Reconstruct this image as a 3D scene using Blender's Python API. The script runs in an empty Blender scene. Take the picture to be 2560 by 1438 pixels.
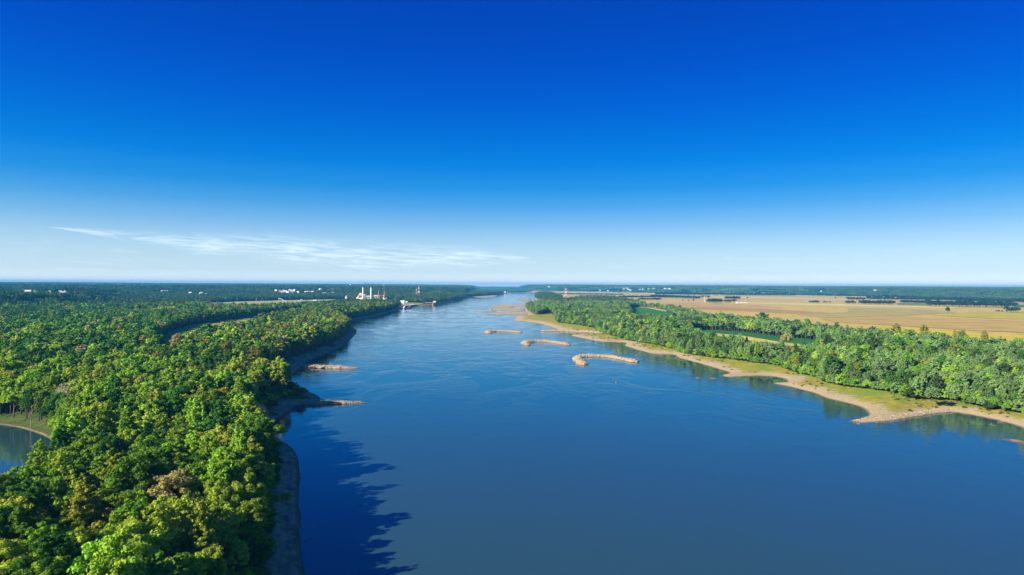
import bpy, bmesh, math, random
import numpy as np
from mathutils import Matrix, Vector

random.seed(7)
RNG = np.random.default_rng(11)
sc = bpy.context.scene
COL = sc.collection

# ------------------------------------------------------------------ camera
H, F, CX, CY = 100.0, 1700.0, 1280.0, 719.0          # metres above the river, focal length and centre in photo pixels
PITCH, ROLL = math.atan(6 / F), 0.0055
fwd = Vector((0, math.cos(PITCH), -math.sin(PITCH)))
r0 = Vector((1, 0, 0)); u0 = r0.cross(fwd)
right = (r0 * math.cos(ROLL) + u0 * math.sin(ROLL)).normalized()
up = right.cross(fwd).normalized()
cam_d = bpy.data.cameras.new('camera'); cam = bpy.data.objects.new('camera', cam_d); COL.objects.link(cam)
cam_d.sensor_width = 36.0; cam_d.lens = 36.0 * F / 2560; cam_d.clip_start = 1.0; cam_d.clip_end = 120000
M = Matrix.Identity(4)
for i in range(3):
    M[i][0], M[i][1], M[i][2] = right[i], up[i], -fwd[i]
M[2][3] = H
cam.matrix_world = M
sc.camera = cam
sc.render.resolution_x, sc.render.resolution_y = 1024, 575
FW, RT, UP = np.array(fwd), np.array(right), np.array(up)

def G(px, py, z=0.0):
    """photo pixel -> (x, y) on the level z"""
    d = FW + RT * ((px - CX) / F) - UP * ((py - CY) / F)
    t = (z - H) / d[2]
    return (d[0] * t, d[1] * t)

def GD(px, dist, py=None, z=None):
    """photo column at a given forward distance -> (x, y, z); z from a pixel row when py is given"""
    d = FW + RT * ((px - CX) / F) - UP * (((py if py is not None else 713) - CY) / F)
    t = dist / d[1]
    return (d[0] * t, dist, H + d[2] * t)

def project(X, Y, Z):
    P = np.stack([X, Y, Z - H], -1)
    w = P @ FW
    return CX + F * (P @ RT) / w, CY - F * (P @ UP) / w, w

# ------------------------------------------------------------------ sky, sun, exposure
SUN_EL, SUN_ROT = math.radians(26), math.radians(240)
world = bpy.data.worlds.new('World'); sc.world = world; world.use_nodes = True
nt = world.node_tree; N = nt.nodes; Lk = nt.links

def nd(tree, kind, **kw):
    n = tree.nodes.new(kind)
    for k, v in kw.items():
        if k.startswith('i_'):
            key = k[2:]
            n.inputs[int(key) if key.isdigit() else key].default_value = v
        else:
            setattr(n, k, v)
    return n

def mth(tree, op, a, b=None, c=None, clamp=False):
    n = tree.nodes.new('ShaderNodeMath'); n.operation = op; n.use_clamp = clamp
    for i, v in enumerate((a, b, c)):
        if v is None: continue
        if isinstance(v, (int, float)): n.inputs[i].default_value = v
        else: tree.links.new(v, n.inputs[i])
    return n.outputs[0]

def mixc(tree, blend, fac, a, b):
    n = tree.nodes.new('ShaderNodeMix'); n.data_type = 'RGBA'; n.blend_type = blend
    for idx, v in ((0, fac), (6, a), (7, b)):
        if isinstance(v, (int, float)): n.inputs[idx].default_value = v
        elif isinstance(v, tuple): n.inputs[idx].default_value = (*v[:3], 1)
        else: tree.links.new(v, n.inputs[idx])
    return n.outputs[2]

def ramp(tree, fac, stops, interp='LINEAR'):
    n = tree.nodes.new('ShaderNodeValToRGB'); n.color_ramp.interpolation = interp
    el = n.color_ramp.elements
    while len(el) > 1: el.remove(el[-1])
    for i, (p, c) in enumerate(stops):
        e = el[0] if i == 0 else el.new(p)
        e.position = p
        e.color = (c, c, c, 1) if isinstance(c, (int, float)) else (*c, 1)
    tree.links.new(fac, n.inputs[0])
    return n.outputs[0]

sky = nd(nt, 'ShaderNodeTexSky', sky_type='NISHITA', sun_disc=False, sun_elevation=SUN_EL, sun_rotation=SUN_ROT,
         altitude=100, air_density=1.0, dust_density=1.0, ozone_density=3.0)
tc = nd(nt, 'ShaderNodeTexCoord')
sep = nd(nt, 'ShaderNodeSeparateXYZ'); Lk.new(tc.outputs['Generated'], sep.inputs[0])
elev = mth(nt, 'MULTIPLY', mth(nt, 'ARCSINE', sep.outputs[2]), 180 / math.pi)
azim = mth(nt, 'MULTIPLY', mth(nt, 'ARCTAN2', sep.outputs[0], sep.outputs[1]), 180 / math.pi)
# polarised, very clear autumn sky: the air mass tints the sky texture by elevation
SKY_T = [  # elevation, target sky radiance, sky texture * 0.1 at that elevation
    (0.0, (1.15, 1.2, 1.1), (.299, .313, .256)), (0.5, (.92, 1.03, 1.03), (.299, .313, .256)), (1.1, (.66, .84, .92), (.330, .355, .290)), (2, (.58, .78, .89), (.378, .415, .343)),
    (3.5, (.42, .68, .88), (.380, .470, .440)), (5, (.22, .53, .86), (.345, .470, .505)),
    (6.5, (.085, .405, .83), (.300, .440, .527)), (8, (.022, .31, .81), (.267, .409, .532)),
    (10, (.003, .235, .785), (.229, .365, .515)), (12, (.001, .178, .73), (.196, .322, .486)),
    (15, (.0005, .120, .67), (.162, .273, .439)), (18, (.0005, .085, .59), (.137, .236, .397)),
    (22, (.0005, .064, .50), (.115, .201, .351)), (30, (.004, .080, .40), (.086, .152, .280))]
SKMAX = 4.0; SKY_GAIN = .46
tint = ramp(nt, mth(nt, 'DIVIDE', elev, 30.0, clamp=True),
            [(e / 30.0, tuple(t * SKY_GAIN / s / SKMAX for t, s in zip(tt, ss))) for e, tt, ss in SKY_T])
skyc = mixc(nt, 'MULTIPLY', 1.0, sky.outputs[0], tint)
even = ramp(nt, mth(nt, 'DIVIDE', elev, 30.0, clamp=True), [(e / 30.0, tuple(t * SKY_GAIN for t in tt)) for e, tt, ss in SKY_T])
even_s = nd(nt, 'ShaderNodeVectorMath', operation='SCALE'); Lk.new(even, even_s.inputs[0]); even_s.inputs['Scale'].default_value = 10.0 / SKMAX
skyc = mixc(nt, 'MIX', .7, skyc, even_s.outputs[0])
# thin cirrus low in the sky
cv = nd(nt, 'ShaderNodeCombineXYZ')
Lk.new(mth(nt, 'MULTIPLY', azim, 0.085), cv.inputs[0])
Lk.new(mth(nt, 'MULTIPLY', mth(nt, 'ADD', elev, mth(nt, 'MULTIPLY', azim, 0.05)), 0.95), cv.inputs[1])
cn = nd(nt, 'ShaderNodeTexNoise', i_Scale=4.2, i_Detail=7.0, i_Roughness=0.6, i_Distortion=0.6)
Lk.new(cv.outputs[0], cn.inputs['Vector'])
elc = ramp(nt, mth(nt, 'DIVIDE', mth(nt, 'ADD', azim, 60), 120.0, clamp=True),
           [(0, .45), (.217, .385), (.283, .312), (.34, .285), (.39, .225), (.485, .232), (.6, .2), (1, .3)])
bw = ramp(nt, mth(nt, 'DIVIDE', mth(nt, 'ADD', azim, 60), 120.0, clamp=True),
          [(0, .0005), (.216, .0005), (.23, .022), (.283, .085), (.34, .15), (.40, .17), (.47, .12), (.515, .001), (.7, .001), (1, .001)])
dist = mth(nt, 'ABSOLUTE', mth(nt, 'SUBTRACT', mth(nt, 'DIVIDE', elev, 10.0), elc))
band = mth(nt, 'SUBTRACT', 1.0, mth(nt, 'DIVIDE', dist, bw), clamp=True)
cl = mth(nt, 'MULTIPLY', ramp(nt, cn.outputs[0], [(0.34, 0.0), (0.70, 1.0)], 'EASE'),
         ramp(nt, band, [(0, 0), (1, 1)], 'EASE'))
cl2 = mth(nt, 'MULTIPLY', ramp(nt, cn.outputs[0], [(0.52, 0.0), (0.75, 1.0)], 'EASE'),
          ramp(nt, mth(nt, 'DIVIDE', elev, 10.0, clamp=True), [(0, .3), (.2, .3), (.34, 0)]))
clf = mth(nt, 'MULTIPLY', mth(nt, 'ADD', cl, cl2, clamp=True), 0.46)
skyc = mixc(nt, 'MIX', clf, skyc, (5.4 / SKMAX, 6.1 / SKMAX, 6.6 / SKMAX))
Lk.new(skyc, N['Background'].inputs[0])
N['Background'].inputs[1].default_value = 0.1 * SKMAX   # the tint above is stored divided by SKMAX: 0.1 of the sky texture

sun_d = bpy.data.lights.new('sun', 'SUN'); sun = bpy.data.objects.new('sun', sun_d); COL.objects.link(sun)
sun_d.energy = 5.0; sun_d.angle = math.radians(0.55); sun_d.color = (1.0, 0.92, 0.76)
SUN_DIR = Vector((math.sin(SUN_ROT) * math.cos(SUN_EL), math.cos(SUN_ROT) * math.cos(SUN_EL), math.sin(SUN_EL)))
sun.rotation_euler = SUN_DIR.to_track_quat('Z', 'Y').to_euler()
sun.location = (0, 0, 400)
vs = sc.view_settings
vs.view_transform = 'Standard'; vs.look = 'None'; vs.gamma = 1.0; vs.use_curve_mapping = False; vs.exposure = 1.12
cy = sc.cycles
cy.max_bounces = 6; cy.diffuse_bounces = 3; cy.glossy_bounces = 3; cy.transmission_bounces = 3
cy.volume_bounces = 0; cy.transparent_max_bounces = 6; cy.use_denoising = True
cy.caustics_reflective = False; cy.caustics_refractive = False
cy.sample_clamp_indirect = 6.0

# ------------------------------------------------------------------ helpers
def tag(o, label=None, category=None, group=None, kind=None):
    for k, v in (('label', label), ('category', category), ('group', group), ('kind', kind)):
        if v: o[k] = v
    return o

def mesh_obj(name, me, parent=None, mat=None):
    o = bpy.data.objects.new(name, me); COL.objects.link(o)
    if parent is not None: o.parent = parent
    if mat is not None and not me.materials: me.materials.append(mat)
    return o

def empty(name, loc, rz=0.0, scale=1.0):
    o = bpy.data.objects.new(name, None); COL.objects.link(o)
    o.empty_display_size = 2.0
    o.location = loc; o.rotation_euler = (0, 0, rz)
    o.scale = scale if isinstance(scale, tuple) else (scale,) * 3
    return o

def raw_mesh(name, verts, faces, mats=(), smooth=False, mat_idx=None):
    me = bpy.data.meshes.new(name)
    if isinstance(faces, np.ndarray):
        n, k = faces.shape
        me.vertices.add(len(verts)); me.vertices.foreach_set('co', np.asarray(verts, np.float32).ravel())
        me.loops.add(n * k); me.loops.foreach_set('vertex_index', faces.astype(np.int32).ravel())
        me.polygons.add(n); me.polygons.foreach_set('loop_start', np.arange(0, n * k, k, dtype=np.int32))
        me.update(calc_edges=True)
    else:
        me.from_pydata([tuple(v) for v in verts], [], [tuple(f) for f in faces])
    for m in mats: me.materials.append(m)
    if smooth: me.polygons.foreach_set('use_smooth', [True] * len(me.polygons))
    if mat_idx is not None: me.polygons.foreach_set('material_index', np.asarray(mat_idx, np.int32))
    me.update()
    return me

class MB:
    """collects boxes, tubes and prisms into one mesh"""
    def __init__(s): s.v, s.f = [], []
    def add(s, vs_, fs):
        b = len(s.v); s.v += [tuple(v) for v in vs_]; s.f += [tuple(b + i for i in f) for f in fs]
        return s
    def box(s, x0, x1, y0, y1, z0, z1):
        return s.add([(x0, y0, z0), (x1, y0, z0), (x1, y1, z0), (x0, y1, z0), (x0, y0, z1), (x1, y0, z1), (x1, y1, z1), (x0, y1, z1)],
                     [(0, 3, 2, 1), (4, 5, 6, 7), (0, 1, 5, 4), (1, 2, 6, 5), (2, 3, 7, 6), (3, 0, 4, 7)])
    def tube(s, pts, radii, n=6, cap=True):
        pts = [Vector(p) for p in pts]; vs_, fs = [], []
        for i, p in enumerate(pts):
            t = (pts[min(i + 1, len(pts) - 1)] - pts[max(i - 1, 0)]).normalized()
            a = t.orthogonal().normalized() if abs(t.z) < .9 else Vector((1, 0, 0))
            a = (a - t * a.dot(t)).normalized(); b = t.cross(a)
            for k in range(n):
                an = 2 * math.pi * k / n
                vs_.append(p + (a * math.cos(an) + b * math.sin(an)) * radii[i])
        for i in range(len(pts) - 1):
            for k in range(n):
                fs.append((i * n + k, i * n + (k + 1) % n, (i + 1) * n + (k + 1) % n, (i + 1) * n + k))
        if cap: fs += [tuple(range(n - 1, -1, -1)), tuple((len(pts) - 1) * n + k for k in range(n))]
        return s.add(vs_, fs)
    def gable(s, x0, x1, y0, y1, z0, z1):
        ym = (y0 + y1) / 2
        return s.add([(x0, y0, z0), (x1, y0, z0), (x1, y1, z0), (x0, y1, z0), (x0, ym, z1), (x1, ym, z1)],
                     [(0, 3, 2, 1), (0, 1, 5, 4), (2, 3, 4, 5), (0, 4, 3), (1, 2, 5)])
    def build(s, name, mat, parent=None, smooth=False):
        return mesh_obj(name, raw_mesh(name, s.v, s.f, (mat,), smooth), parent)

def in_poly(P, X, Y):
    P = np.asarray(P); inside = np.zeros(X.shape, bool)
    x0, y0 = P[:, 0], P[:, 1]; x1, y1 = np.roll(x0, -1), np.roll(y0, -1)
    for a, b, c, d in zip(x0, y0, x1, y1):
        if b == d: continue
        c1 = (b > Y) != (d > Y)
        inside ^= c1 & (X < (c - a) * (Y - b) / (d - b) + a)
    return inside

def seg_dist(P, X, Y, closed=True):
    P = np.asarray(P, float); Q = np.roll(P, -1, 0) if closed else P[1:]
    P = P if closed else P[:-1]
    best = np.full(X.shape, 1e12)
    for (a, b), (c, d) in zip(P, Q):
        dx, dy = c - a, d - b; L2 = dx * dx + dy * dy + 1e-9
        t = np.clip(((X - a) * dx + (Y - b) * dy) / L2, 0, 1)
        np.minimum(best, (X - a - t * dx) ** 2 + (Y - b - t * dy) ** 2, out=best)
    return np.sqrt(best)

def sdist(P, X, Y):
    """positive outside the polygon"""
    d = seg_dist(P, X, Y)
    return np.where(in_poly(P, X, Y), -d, d)

def smooth_line(P, n=3):
    """Chaikin corner cutting of an open line"""
    P = np.asarray(P, float)
    for _ in range(n):
        a = P[:-1] * .75 + P[1:] * .25; b = P[:-1] * .25 + P[1:] * .75
        P = np.concatenate([P[:1], np.stack([a, b], 1).reshape(-1, 2), P[-1:]])
    return P

def hash2(ix, iy, s):
    h = (ix.astype(np.int64) * 374761393 + iy.astype(np.int64) * 668265263 + s * 1442695041) & 0xffffffff
    h = ((h ^ (h >> 13)) * 1274126177) & 0xffffffff
    return ((h ^ (h >> 16)) & 0xffff) / 65535.0

def vnoise(X, Y, scale, seed=0, octaves=3):
    out = 0.0; amp = 1.0; tot = 0.0
    for o in range(octaves):
        x, y = X / scale * 2 ** o, Y / scale * 2 ** o
        ix, iy = np.floor(x), np.floor(y); fx, fy = x - ix, y - iy
        fx, fy = fx * fx * (3 - 2 * fx), fy * fy * (3 - 2 * fy)
        a, b = hash2(ix, iy, seed + o), hash2(ix + 1, iy, seed + o)
        c, d = hash2(ix, iy + 1, seed + o), hash2(ix + 1, iy + 1, seed + o)
        out = out + amp * ((a * (1 - fx) + b * fx) * (1 - fy) + (c * (1 - fx) + d * fx) * fy); tot += amp; amp *= .5
    return out / tot

def sstep(a, b, x):
    t = np.clip((x - a) / (b - a), 0, 1)
    return t * t * (3 - 2 * t)

# ------------------------------------------------------------------ outlines traced on the water level
PLAIN = 6.0
LEFT_BANK = [(760, 1440), (757, 1350), (750, 1260), (753, 1190), (745, 1150), (728, 1120), (703, 1098), (690, 1087), (709, 1081),
    (708, 1076), (684, 1074), (680, 1060), (703, 1043), (727, 1031), (732, 1018), (760, 1011), (800, 1006), (803, 996), (788, 985),
    (760, 978), (728, 970), (734, 964), (716, 958), (724, 942), (740, 930), (757, 920), (752, 914), (768, 904), (790, 895), (830, 878), (858, 866), (880, 845),
    (894, 829), (881, 818), (868, 806), (880, 800), (920, 796), (960, 786), (990, 778), (1003, 771.5), (1040, 767), (1085, 762), (1110, 757.5),
    (1155, 749), (1163, 743.5), (1200, 741), (1240, 738), (1262, 734), (1273, 731.5)]
RIGHT_BANK = [(3000, 1190), (2700, 1125), (2560, 1069), (2489, 1050), (2448, 1042), (2407, 1034), (2366, 1030), (2297, 1039),
    (2270, 1046), (2202, 1055), (2155, 1059), (2128, 1053), (2169, 1040), (2175, 1034), (2166, 1024), (2133, 1012), (2079, 998),
    (2024, 980), (1969, 966), (1926, 957.5), (1950, 957), (1974, 956), (1964, 947), (1920, 939), (1860, 941), (1821, 944),
    (1799, 940), (1832, 933), (1801, 925), (1760, 912), (1719, 901), (1692, 894), (1687, 887), (1665, 886), (1624, 884), (1588, 873),
    (1558, 864), (1569, 858), (1550, 855), (1517, 855), (1495, 854), (1462, 847), (1419, 838), (1450, 836), (1484, 837), (1492, 834),
    (1470, 831), (1408, 829), (1389, 822), (1364, 813), (1334, 806), (1279, 801.5), (1291, 797), (1289, 791), (1324, 788), (1311, 776),
    (1313, 768), (1321, 765), (1350, 763), (1367, 757), (1345, 753), (1337, 750), (1337, 746), (1338, 741), (1341, 737), (1363, 732)]
LB = smooth_line([G(*p) for p in LEFT_BANK], 1)
RB = smooth_line([G(*p) for p in RIGHT_BANK], 1)
RIVER = np.concatenate([[(-60, -3000), (-68, 0)], LB, RB[::-1], [(350, 150), (340, -3000)]])
POND = smooth_line([G(*p) for p in [(-260, 1058), (-60, 1056), (28, 1064), (85, 1079), (128, 1097), (146, 1115), (140, 1140), (100, 1172), (55, 1196), (0, 1212), (-120, 1240), (-260, 1250), (-260, 1058)]], 2)
SPIT = smooth_line([G(*p) for p in [(2496, 1096), (2528, 1097), (2560, 1103), (2650, 1118), (2650, 1126), (2560, 1111), (2520, 1102), (2496, 1096)]], 2)

def uv3(L): return [(1180 + u / 10.667, 700 + v / 10.667) for u, v in L]
BARS = [uv3(L) for L in (
    [(340, 905), (560, 925), (640, 948), (760, 950), (900, 925), (1180, 930), (1500, 930), (1570, 890), (1500, 845), (1330, 850), (1060, 850), (900, 880), (500, 885)],
    [(90, 820), (300, 815), (640, 825), (650, 850), (300, 855), (120, 845)],
    [(430, 710), (720, 672), (690, 655), (1490, 650), (1520, 690), (1400, 715), (1130, 710), (1090, 738), (1000, 748), (1380, 765), (1430, 790), (1400, 835), (1060, 845),
     (1040, 825), (560, 815), (520, 790), (540, 760), (640, 745), (560, 730)],
    [(1190, 540), (1290, 490), (1560, 485), (1585, 548), (1300, 562)],
    [(1370, 590), (1700, 570), (2000, 572), (2170, 590), (1980, 640), (1780, 656), (1470, 622)],
    [(0, 432), (300, 420), (690, 408), (620, 440), (580, 458), (300, 470), (0, 460)],
    [(850, 405), (1000, 345), (1075, 362), (920, 408)])]

# height of the hills and bluffs beyond the flood plain
_bx = [-900, -300, 0, 300, 640, 900, 1040, 1120, 1160, 1190, 1300, 1330, 1400, 1500, 1700, 2000, 2300, 2560, 2900, 3500]
_bd = [4300, 4300, 4400, 4700, 4800, 4650, 4750, 5200, 5700, 16000, 20000, 11500, 10600, 10000, 8700, 7700, 6900, 5900, 5400, 5000]
_bh = [52, 52, 52, 50, 50, 50, 48, 46, 44, 10, 6, 62, 66, 66, 64, 62, 60, 58, 58, 58]
_ba = np.array([math.atan((x - CX) / F) for x in _bx])
def hills(X, Y):
    r = np.hypot(X, Y); a = np.arctan2(X, np.maximum(Y, 1e-3))
    d0 = np.interp(a, _ba, _bd); h0 = np.interp(a, _ba, _bh)
    d0 = d0 * (1 + .05 * (vnoise(X, Y, 900, 3) - .5))
    h = h0 * sstep(0, 1, (r - d0) / 1000) * (0.82 + 0.36 * vnoise(X, Y, 1500, 5))
    h = h + 22 * sstep(7000, 15000, r) * sstep(0, 1, (r - d0) / 4000) * (h0 > 20)
    # wooded ridge on the near left
    def bump(px, d, rx, ry, hh, ang):
        cx_, cy_, _ = GD(px, d); c, s = math.cos(ang), math.sin(ang)
        u, v = (X - cx_) * c + (Y - cy_) * s, -(X - cx_) * s + (Y - cy_) * c
        return hh * np.exp(-(u / rx) ** 2 - (v / ry) ** 2)
    rough_ = .7 + .6 * vnoise(X, Y, 260, 15)
    h = h + rough_ * (bump(60, 2350, 75, 520, 40, .10) + bump(150, 3000, 80, 480, 36, .05) + bump(-60, 2900, 110, 700, 44, 0) + bump(250, 3700, 90, 420, 30, 0))
    return h

def water_sd(X, Y):
    sd = sdist(RIVER, X, Y)
    sd = sd + (vnoise(X, Y, 22, 51) - .5) * 5.0 * np.clip(1 - np.abs(sd) / 40, 0, 1)
    return np.minimum(sd, sdist(POND, X, Y))

RB_FLAT = RB
def side_is_right(X, Y):
    mid = np.interp(Y, [-3000, 300, 500, 1000, 2500, 4800, 11000, 40000], [100, 150, 160, 40, -60, -60, 200, 900])
    return X > mid

def ground_height(X, Y, sd):
    rgt = side_is_right(X, Y)
    nz = vnoise(X, Y, 14, 9) - .5
    wob = vnoise(X, Y, 60, 21)
    left = np.interp(sd, [-60, -20, 0, 2.5, 6, 10, 16, 22], [-3, -2.5, 0, 1.0, 1.7, 3.6, 5.6, 6])
    rightp = np.interp(sd, [-60, -20, 0, 5, 14, 30, 70], [-3, -2.2, 0, 1.2, 2.4, 3.6, 6])
    z = np.where(rgt, rightp, left)
    z = np.where(sd > 0, z * (0.86 + .28 * wob * np.clip(1 - sd / 80, 0, 1) + .14 * np.clip(sd / 80, 0, 1)), z)
    z = z + nz * .5 * np.clip(sd / 4, 0, 1) * np.clip(1 - sd / 90, 0, 1)
    return z + np.where(sd > 0, hills(X, Y), 0)

# forest outline on the right bank: foot of the front trees, then the field edge behind
TREE_FOOT = [(3100, 1090), (2760, 1062), (2600, 1038), (2555, 1030), (2472, 1020), (2433, 1010), (2389, 1002), (2277, 996), (2222, 982), (2180, 976), (2124, 968),
    (2069, 958), (2041, 941), (1982, 928), (1949, 917), (1900, 911), (1829, 899), (1788, 895), (1720, 883), (1665, 868), (1597, 854), (1528, 840),
    (1487, 822), (1446, 814), (1397, 807), (1386, 790), (1375, 783), (1342, 788), (1318, 779), (1316, 770), (1330, 766), (1355, 764), (1375, 756),
    (1352, 751), (1341, 745), (1343, 738), (1365, 733)]
FIELD_EDGE = [(1400, 738), (1392, 745), (1402, 749), (1438, 745), (1462, 741), (1528, 742), (1583, 751), (1610, 757), (1665, 763), (1720, 774), (1760, 782), (1801, 789),
    (1870, 794), (1942, 799), (2024, 807), (2106, 818), (2161, 820), (2243, 830), (2311, 834), (2380, 842), (2462, 848), (2560, 852), (2800, 866), (3300, 890)]
RFOREST = np.array([G(x, y, 4.0) for x, y in TREE_FOOT] + [G(x, y, 25.0) for x, y in FIELD_EDGE])
GREEN1 = np.array([G(x, y, PLAIN) for x, y in [(1576, 768), (1596, 767.5), (1625, 770), (1664, 777), (1692, 790), (1700, 806), (1650, 812), (1585, 806), (1572, 786)]])
GREEN2 = np.array([G(x, y, PLAIN) for x, y in [(1726, 828), (1747, 824), (1860, 831), (1953, 843), (2040, 851), (2062, 872), (2030, 896), (1960, 898), (1880, 889), (1800, 873), (1735, 850)]])
LANE = np.array([G(x, y, PLAIN) for x, y in [(760, 775), (700, 783), (640, 790), (560, 801), (480, 812), (425, 828), (395, 850), (380, 870), (385, 900), (420, 915), (455, 900), (470, 872), (520, 850), (610, 838), (660, 814), (704, 800), (764, 786)]])
PLANT_FIELD = np.array([G(x, y, PLAIN) for x, y in [(515, 757), (600, 754), (700, 751), (850, 748), (990, 749), (1000, 757), (960, 760), (850, 760), (760, 771), (700, 776), (600, 779), (520, 774)]])
DOCK_YARD = np.array([G(x, y, PLAIN) for x, y in [(990, 762), (1000, 756), (1040, 757), (1060, 758), (1044, 764), (1002, 769)]])
TAN_CUT = np.array([G(x, y, PLAIN) for x, y in [(358, 748), (405, 750), (408, 755), (358, 752)]])
POND_CLEAR = np.array([G(x, y, PLAIN) for x, y in [(-260, 1050), (0, 1061), (60, 1073), (146, 1097), (158, 1116), (138, 1152), (100, 1215), (72, 1298), (0, 1314), (-260, 1318)]])

# ------------------------------------------------------------------ materials
def new_mat(name):
    m = bpy.data.materials.new(name); m.use_nodes = True
    t = m.node_tree; b = t.nodes['Principled BSDF']
    return m, t, b

def flat_mat(name, col, rough=.8, noise=.25, scale=.4, metallic=0.0, wet=False):
    m, t, b = new_mat(name)
    g = nd(t, 'ShaderNodeNewGeometry')
    n = nd(t, 'ShaderNodeTexNoise', i_Scale=scale, i_Detail=5.0)
    t.links.new(g.outputs['Position'], n.inputs['Vector'])
    f = mth(t, 'ADD', mth(t, 'MULTIPLY', n.outputs[0], 2 * noise), 1 - noise)
    c = nd(t, 'ShaderNodeVectorMath', operation='SCALE'); c.inputs[0].default_value = col
    t.links.new(f, c.inputs['Scale']); t.links.new(c.outputs[0], b.inputs['Base Color'])
    b.inputs['Roughness'].default_value = rough; b.inputs['Specular IOR Level'].default_value = .25
    b.inputs['Metallic'].default_value = metallic
    if wet:                                            # dark wet foot along the water line
        sz_ = nd(t, 'ShaderNodeSeparateXYZ'); t.links.new(g.outputs['Position'], sz_.inputs[0])
        zf = ramp(t, mth(t, 'ADD', mth(t, 'MULTIPLY', sz_.outputs[2], .5), mth(t, 'MULTIPLY', n.outputs[0], .5), clamp=True), [(.30, 1.0), (.62, 0.0)])
        t.links.new(mixc(t, 'MIX', zf, c.outputs[0], (.09, .07, .05)), b.inputs['Base Color'])
    return m

def foliage_mat(name, trans=.3, var=.5):
    m, t, b = new_mat(name)
    t.nodes.remove(b); out = t.nodes['Material Output']
    at = nd(t, 'ShaderNodeAttribute', attribute_type='INSTANCER', attribute_name='tint')
    g = nd(t, 'ShaderNodeNewGeometry')
    k = mth(t, 'ADD', mth(t, 'MULTIPLY', g.outputs['Random Per Island'], var), 1 - var * .5)
    c = nd(t, 'ShaderNodeVectorMath', operation='SCALE')
    t.links.new(at.outputs['Color'], c.inputs[0]); t.links.new(k, c.inputs['Scale'])
    d = nd(t, 'ShaderNodeBsdfDiffuse'); tr = nd(t, 'ShaderNodeBsdfTranslucent')
    t.links.new(c.outputs[0], d.inputs[0])
    t.links.new(mixc(t, 'MULTIPLY', 1.0, c.outputs[0], (1.15, 1.1, .5)), tr.inputs[0])
    mx = nd(t, 'ShaderNodeMixShader', i_0=trans)
    t.links.new(d.outputs[0], mx.inputs[1]); t.links.new(tr.outputs[0], mx.inputs[2])
    t.links.new(mx.outputs[0], out.inputs[0])
    return m

M_LEAF = foliage_mat('leaves')
M_BARK = flat_mat('bark', (.16, .13, .10), .9, .4, 1.5)
M_PALE = flat_mat('pale_bark', (.42, .36, .28), .9, .3, 1.5)
M_TWIG = foliage_mat('twigs', .1, .5)
M_ROCK = flat_mat('limestone_rock', (.40, .31, .19), .95, .75, .9, wet=True)
M_ROCKB = flat_mat('limestone_rubble', (.32, .25, .155), .95, .8, .7, wet=True)
M_WHITE = flat_mat('white_paint', (.78, .77, .74), .5, .08)
M_CREAM = flat_mat('cream_cladding', (.64, .56, .43), .7, .15, .05)
M_TAN = flat_mat('tan_brick', (.50, .39, .27), .8, .2, .05)
M_BROWN = flat_mat('rust_steel', (.32, .13, .06), .8, .3, .2)
M_RED = flat_mat('red_paint', (.50, .07, .04), .6, .15)
M_DARK = flat_mat('dark_steel', (.05, .055, .06), .6, .2)
M_GREY = flat_mat('grey_concrete', (.42, .41, .38), .85, .2, .3)
M_ROOF = flat_mat('roof_shingle', (.30, .25, .22), .8, .2, .3)
M_GLASSB = flat_mat('tower_glass', (.16, .22, .30), .2, .1)
M_TRUSS = flat_mat('galvanised_steel', (.45, .46, .47), .5, .1, .2, .3)
M_WOOD = flat_mat('driftwood', (.30, .25, .19), .9, .3, 1.5)

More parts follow.
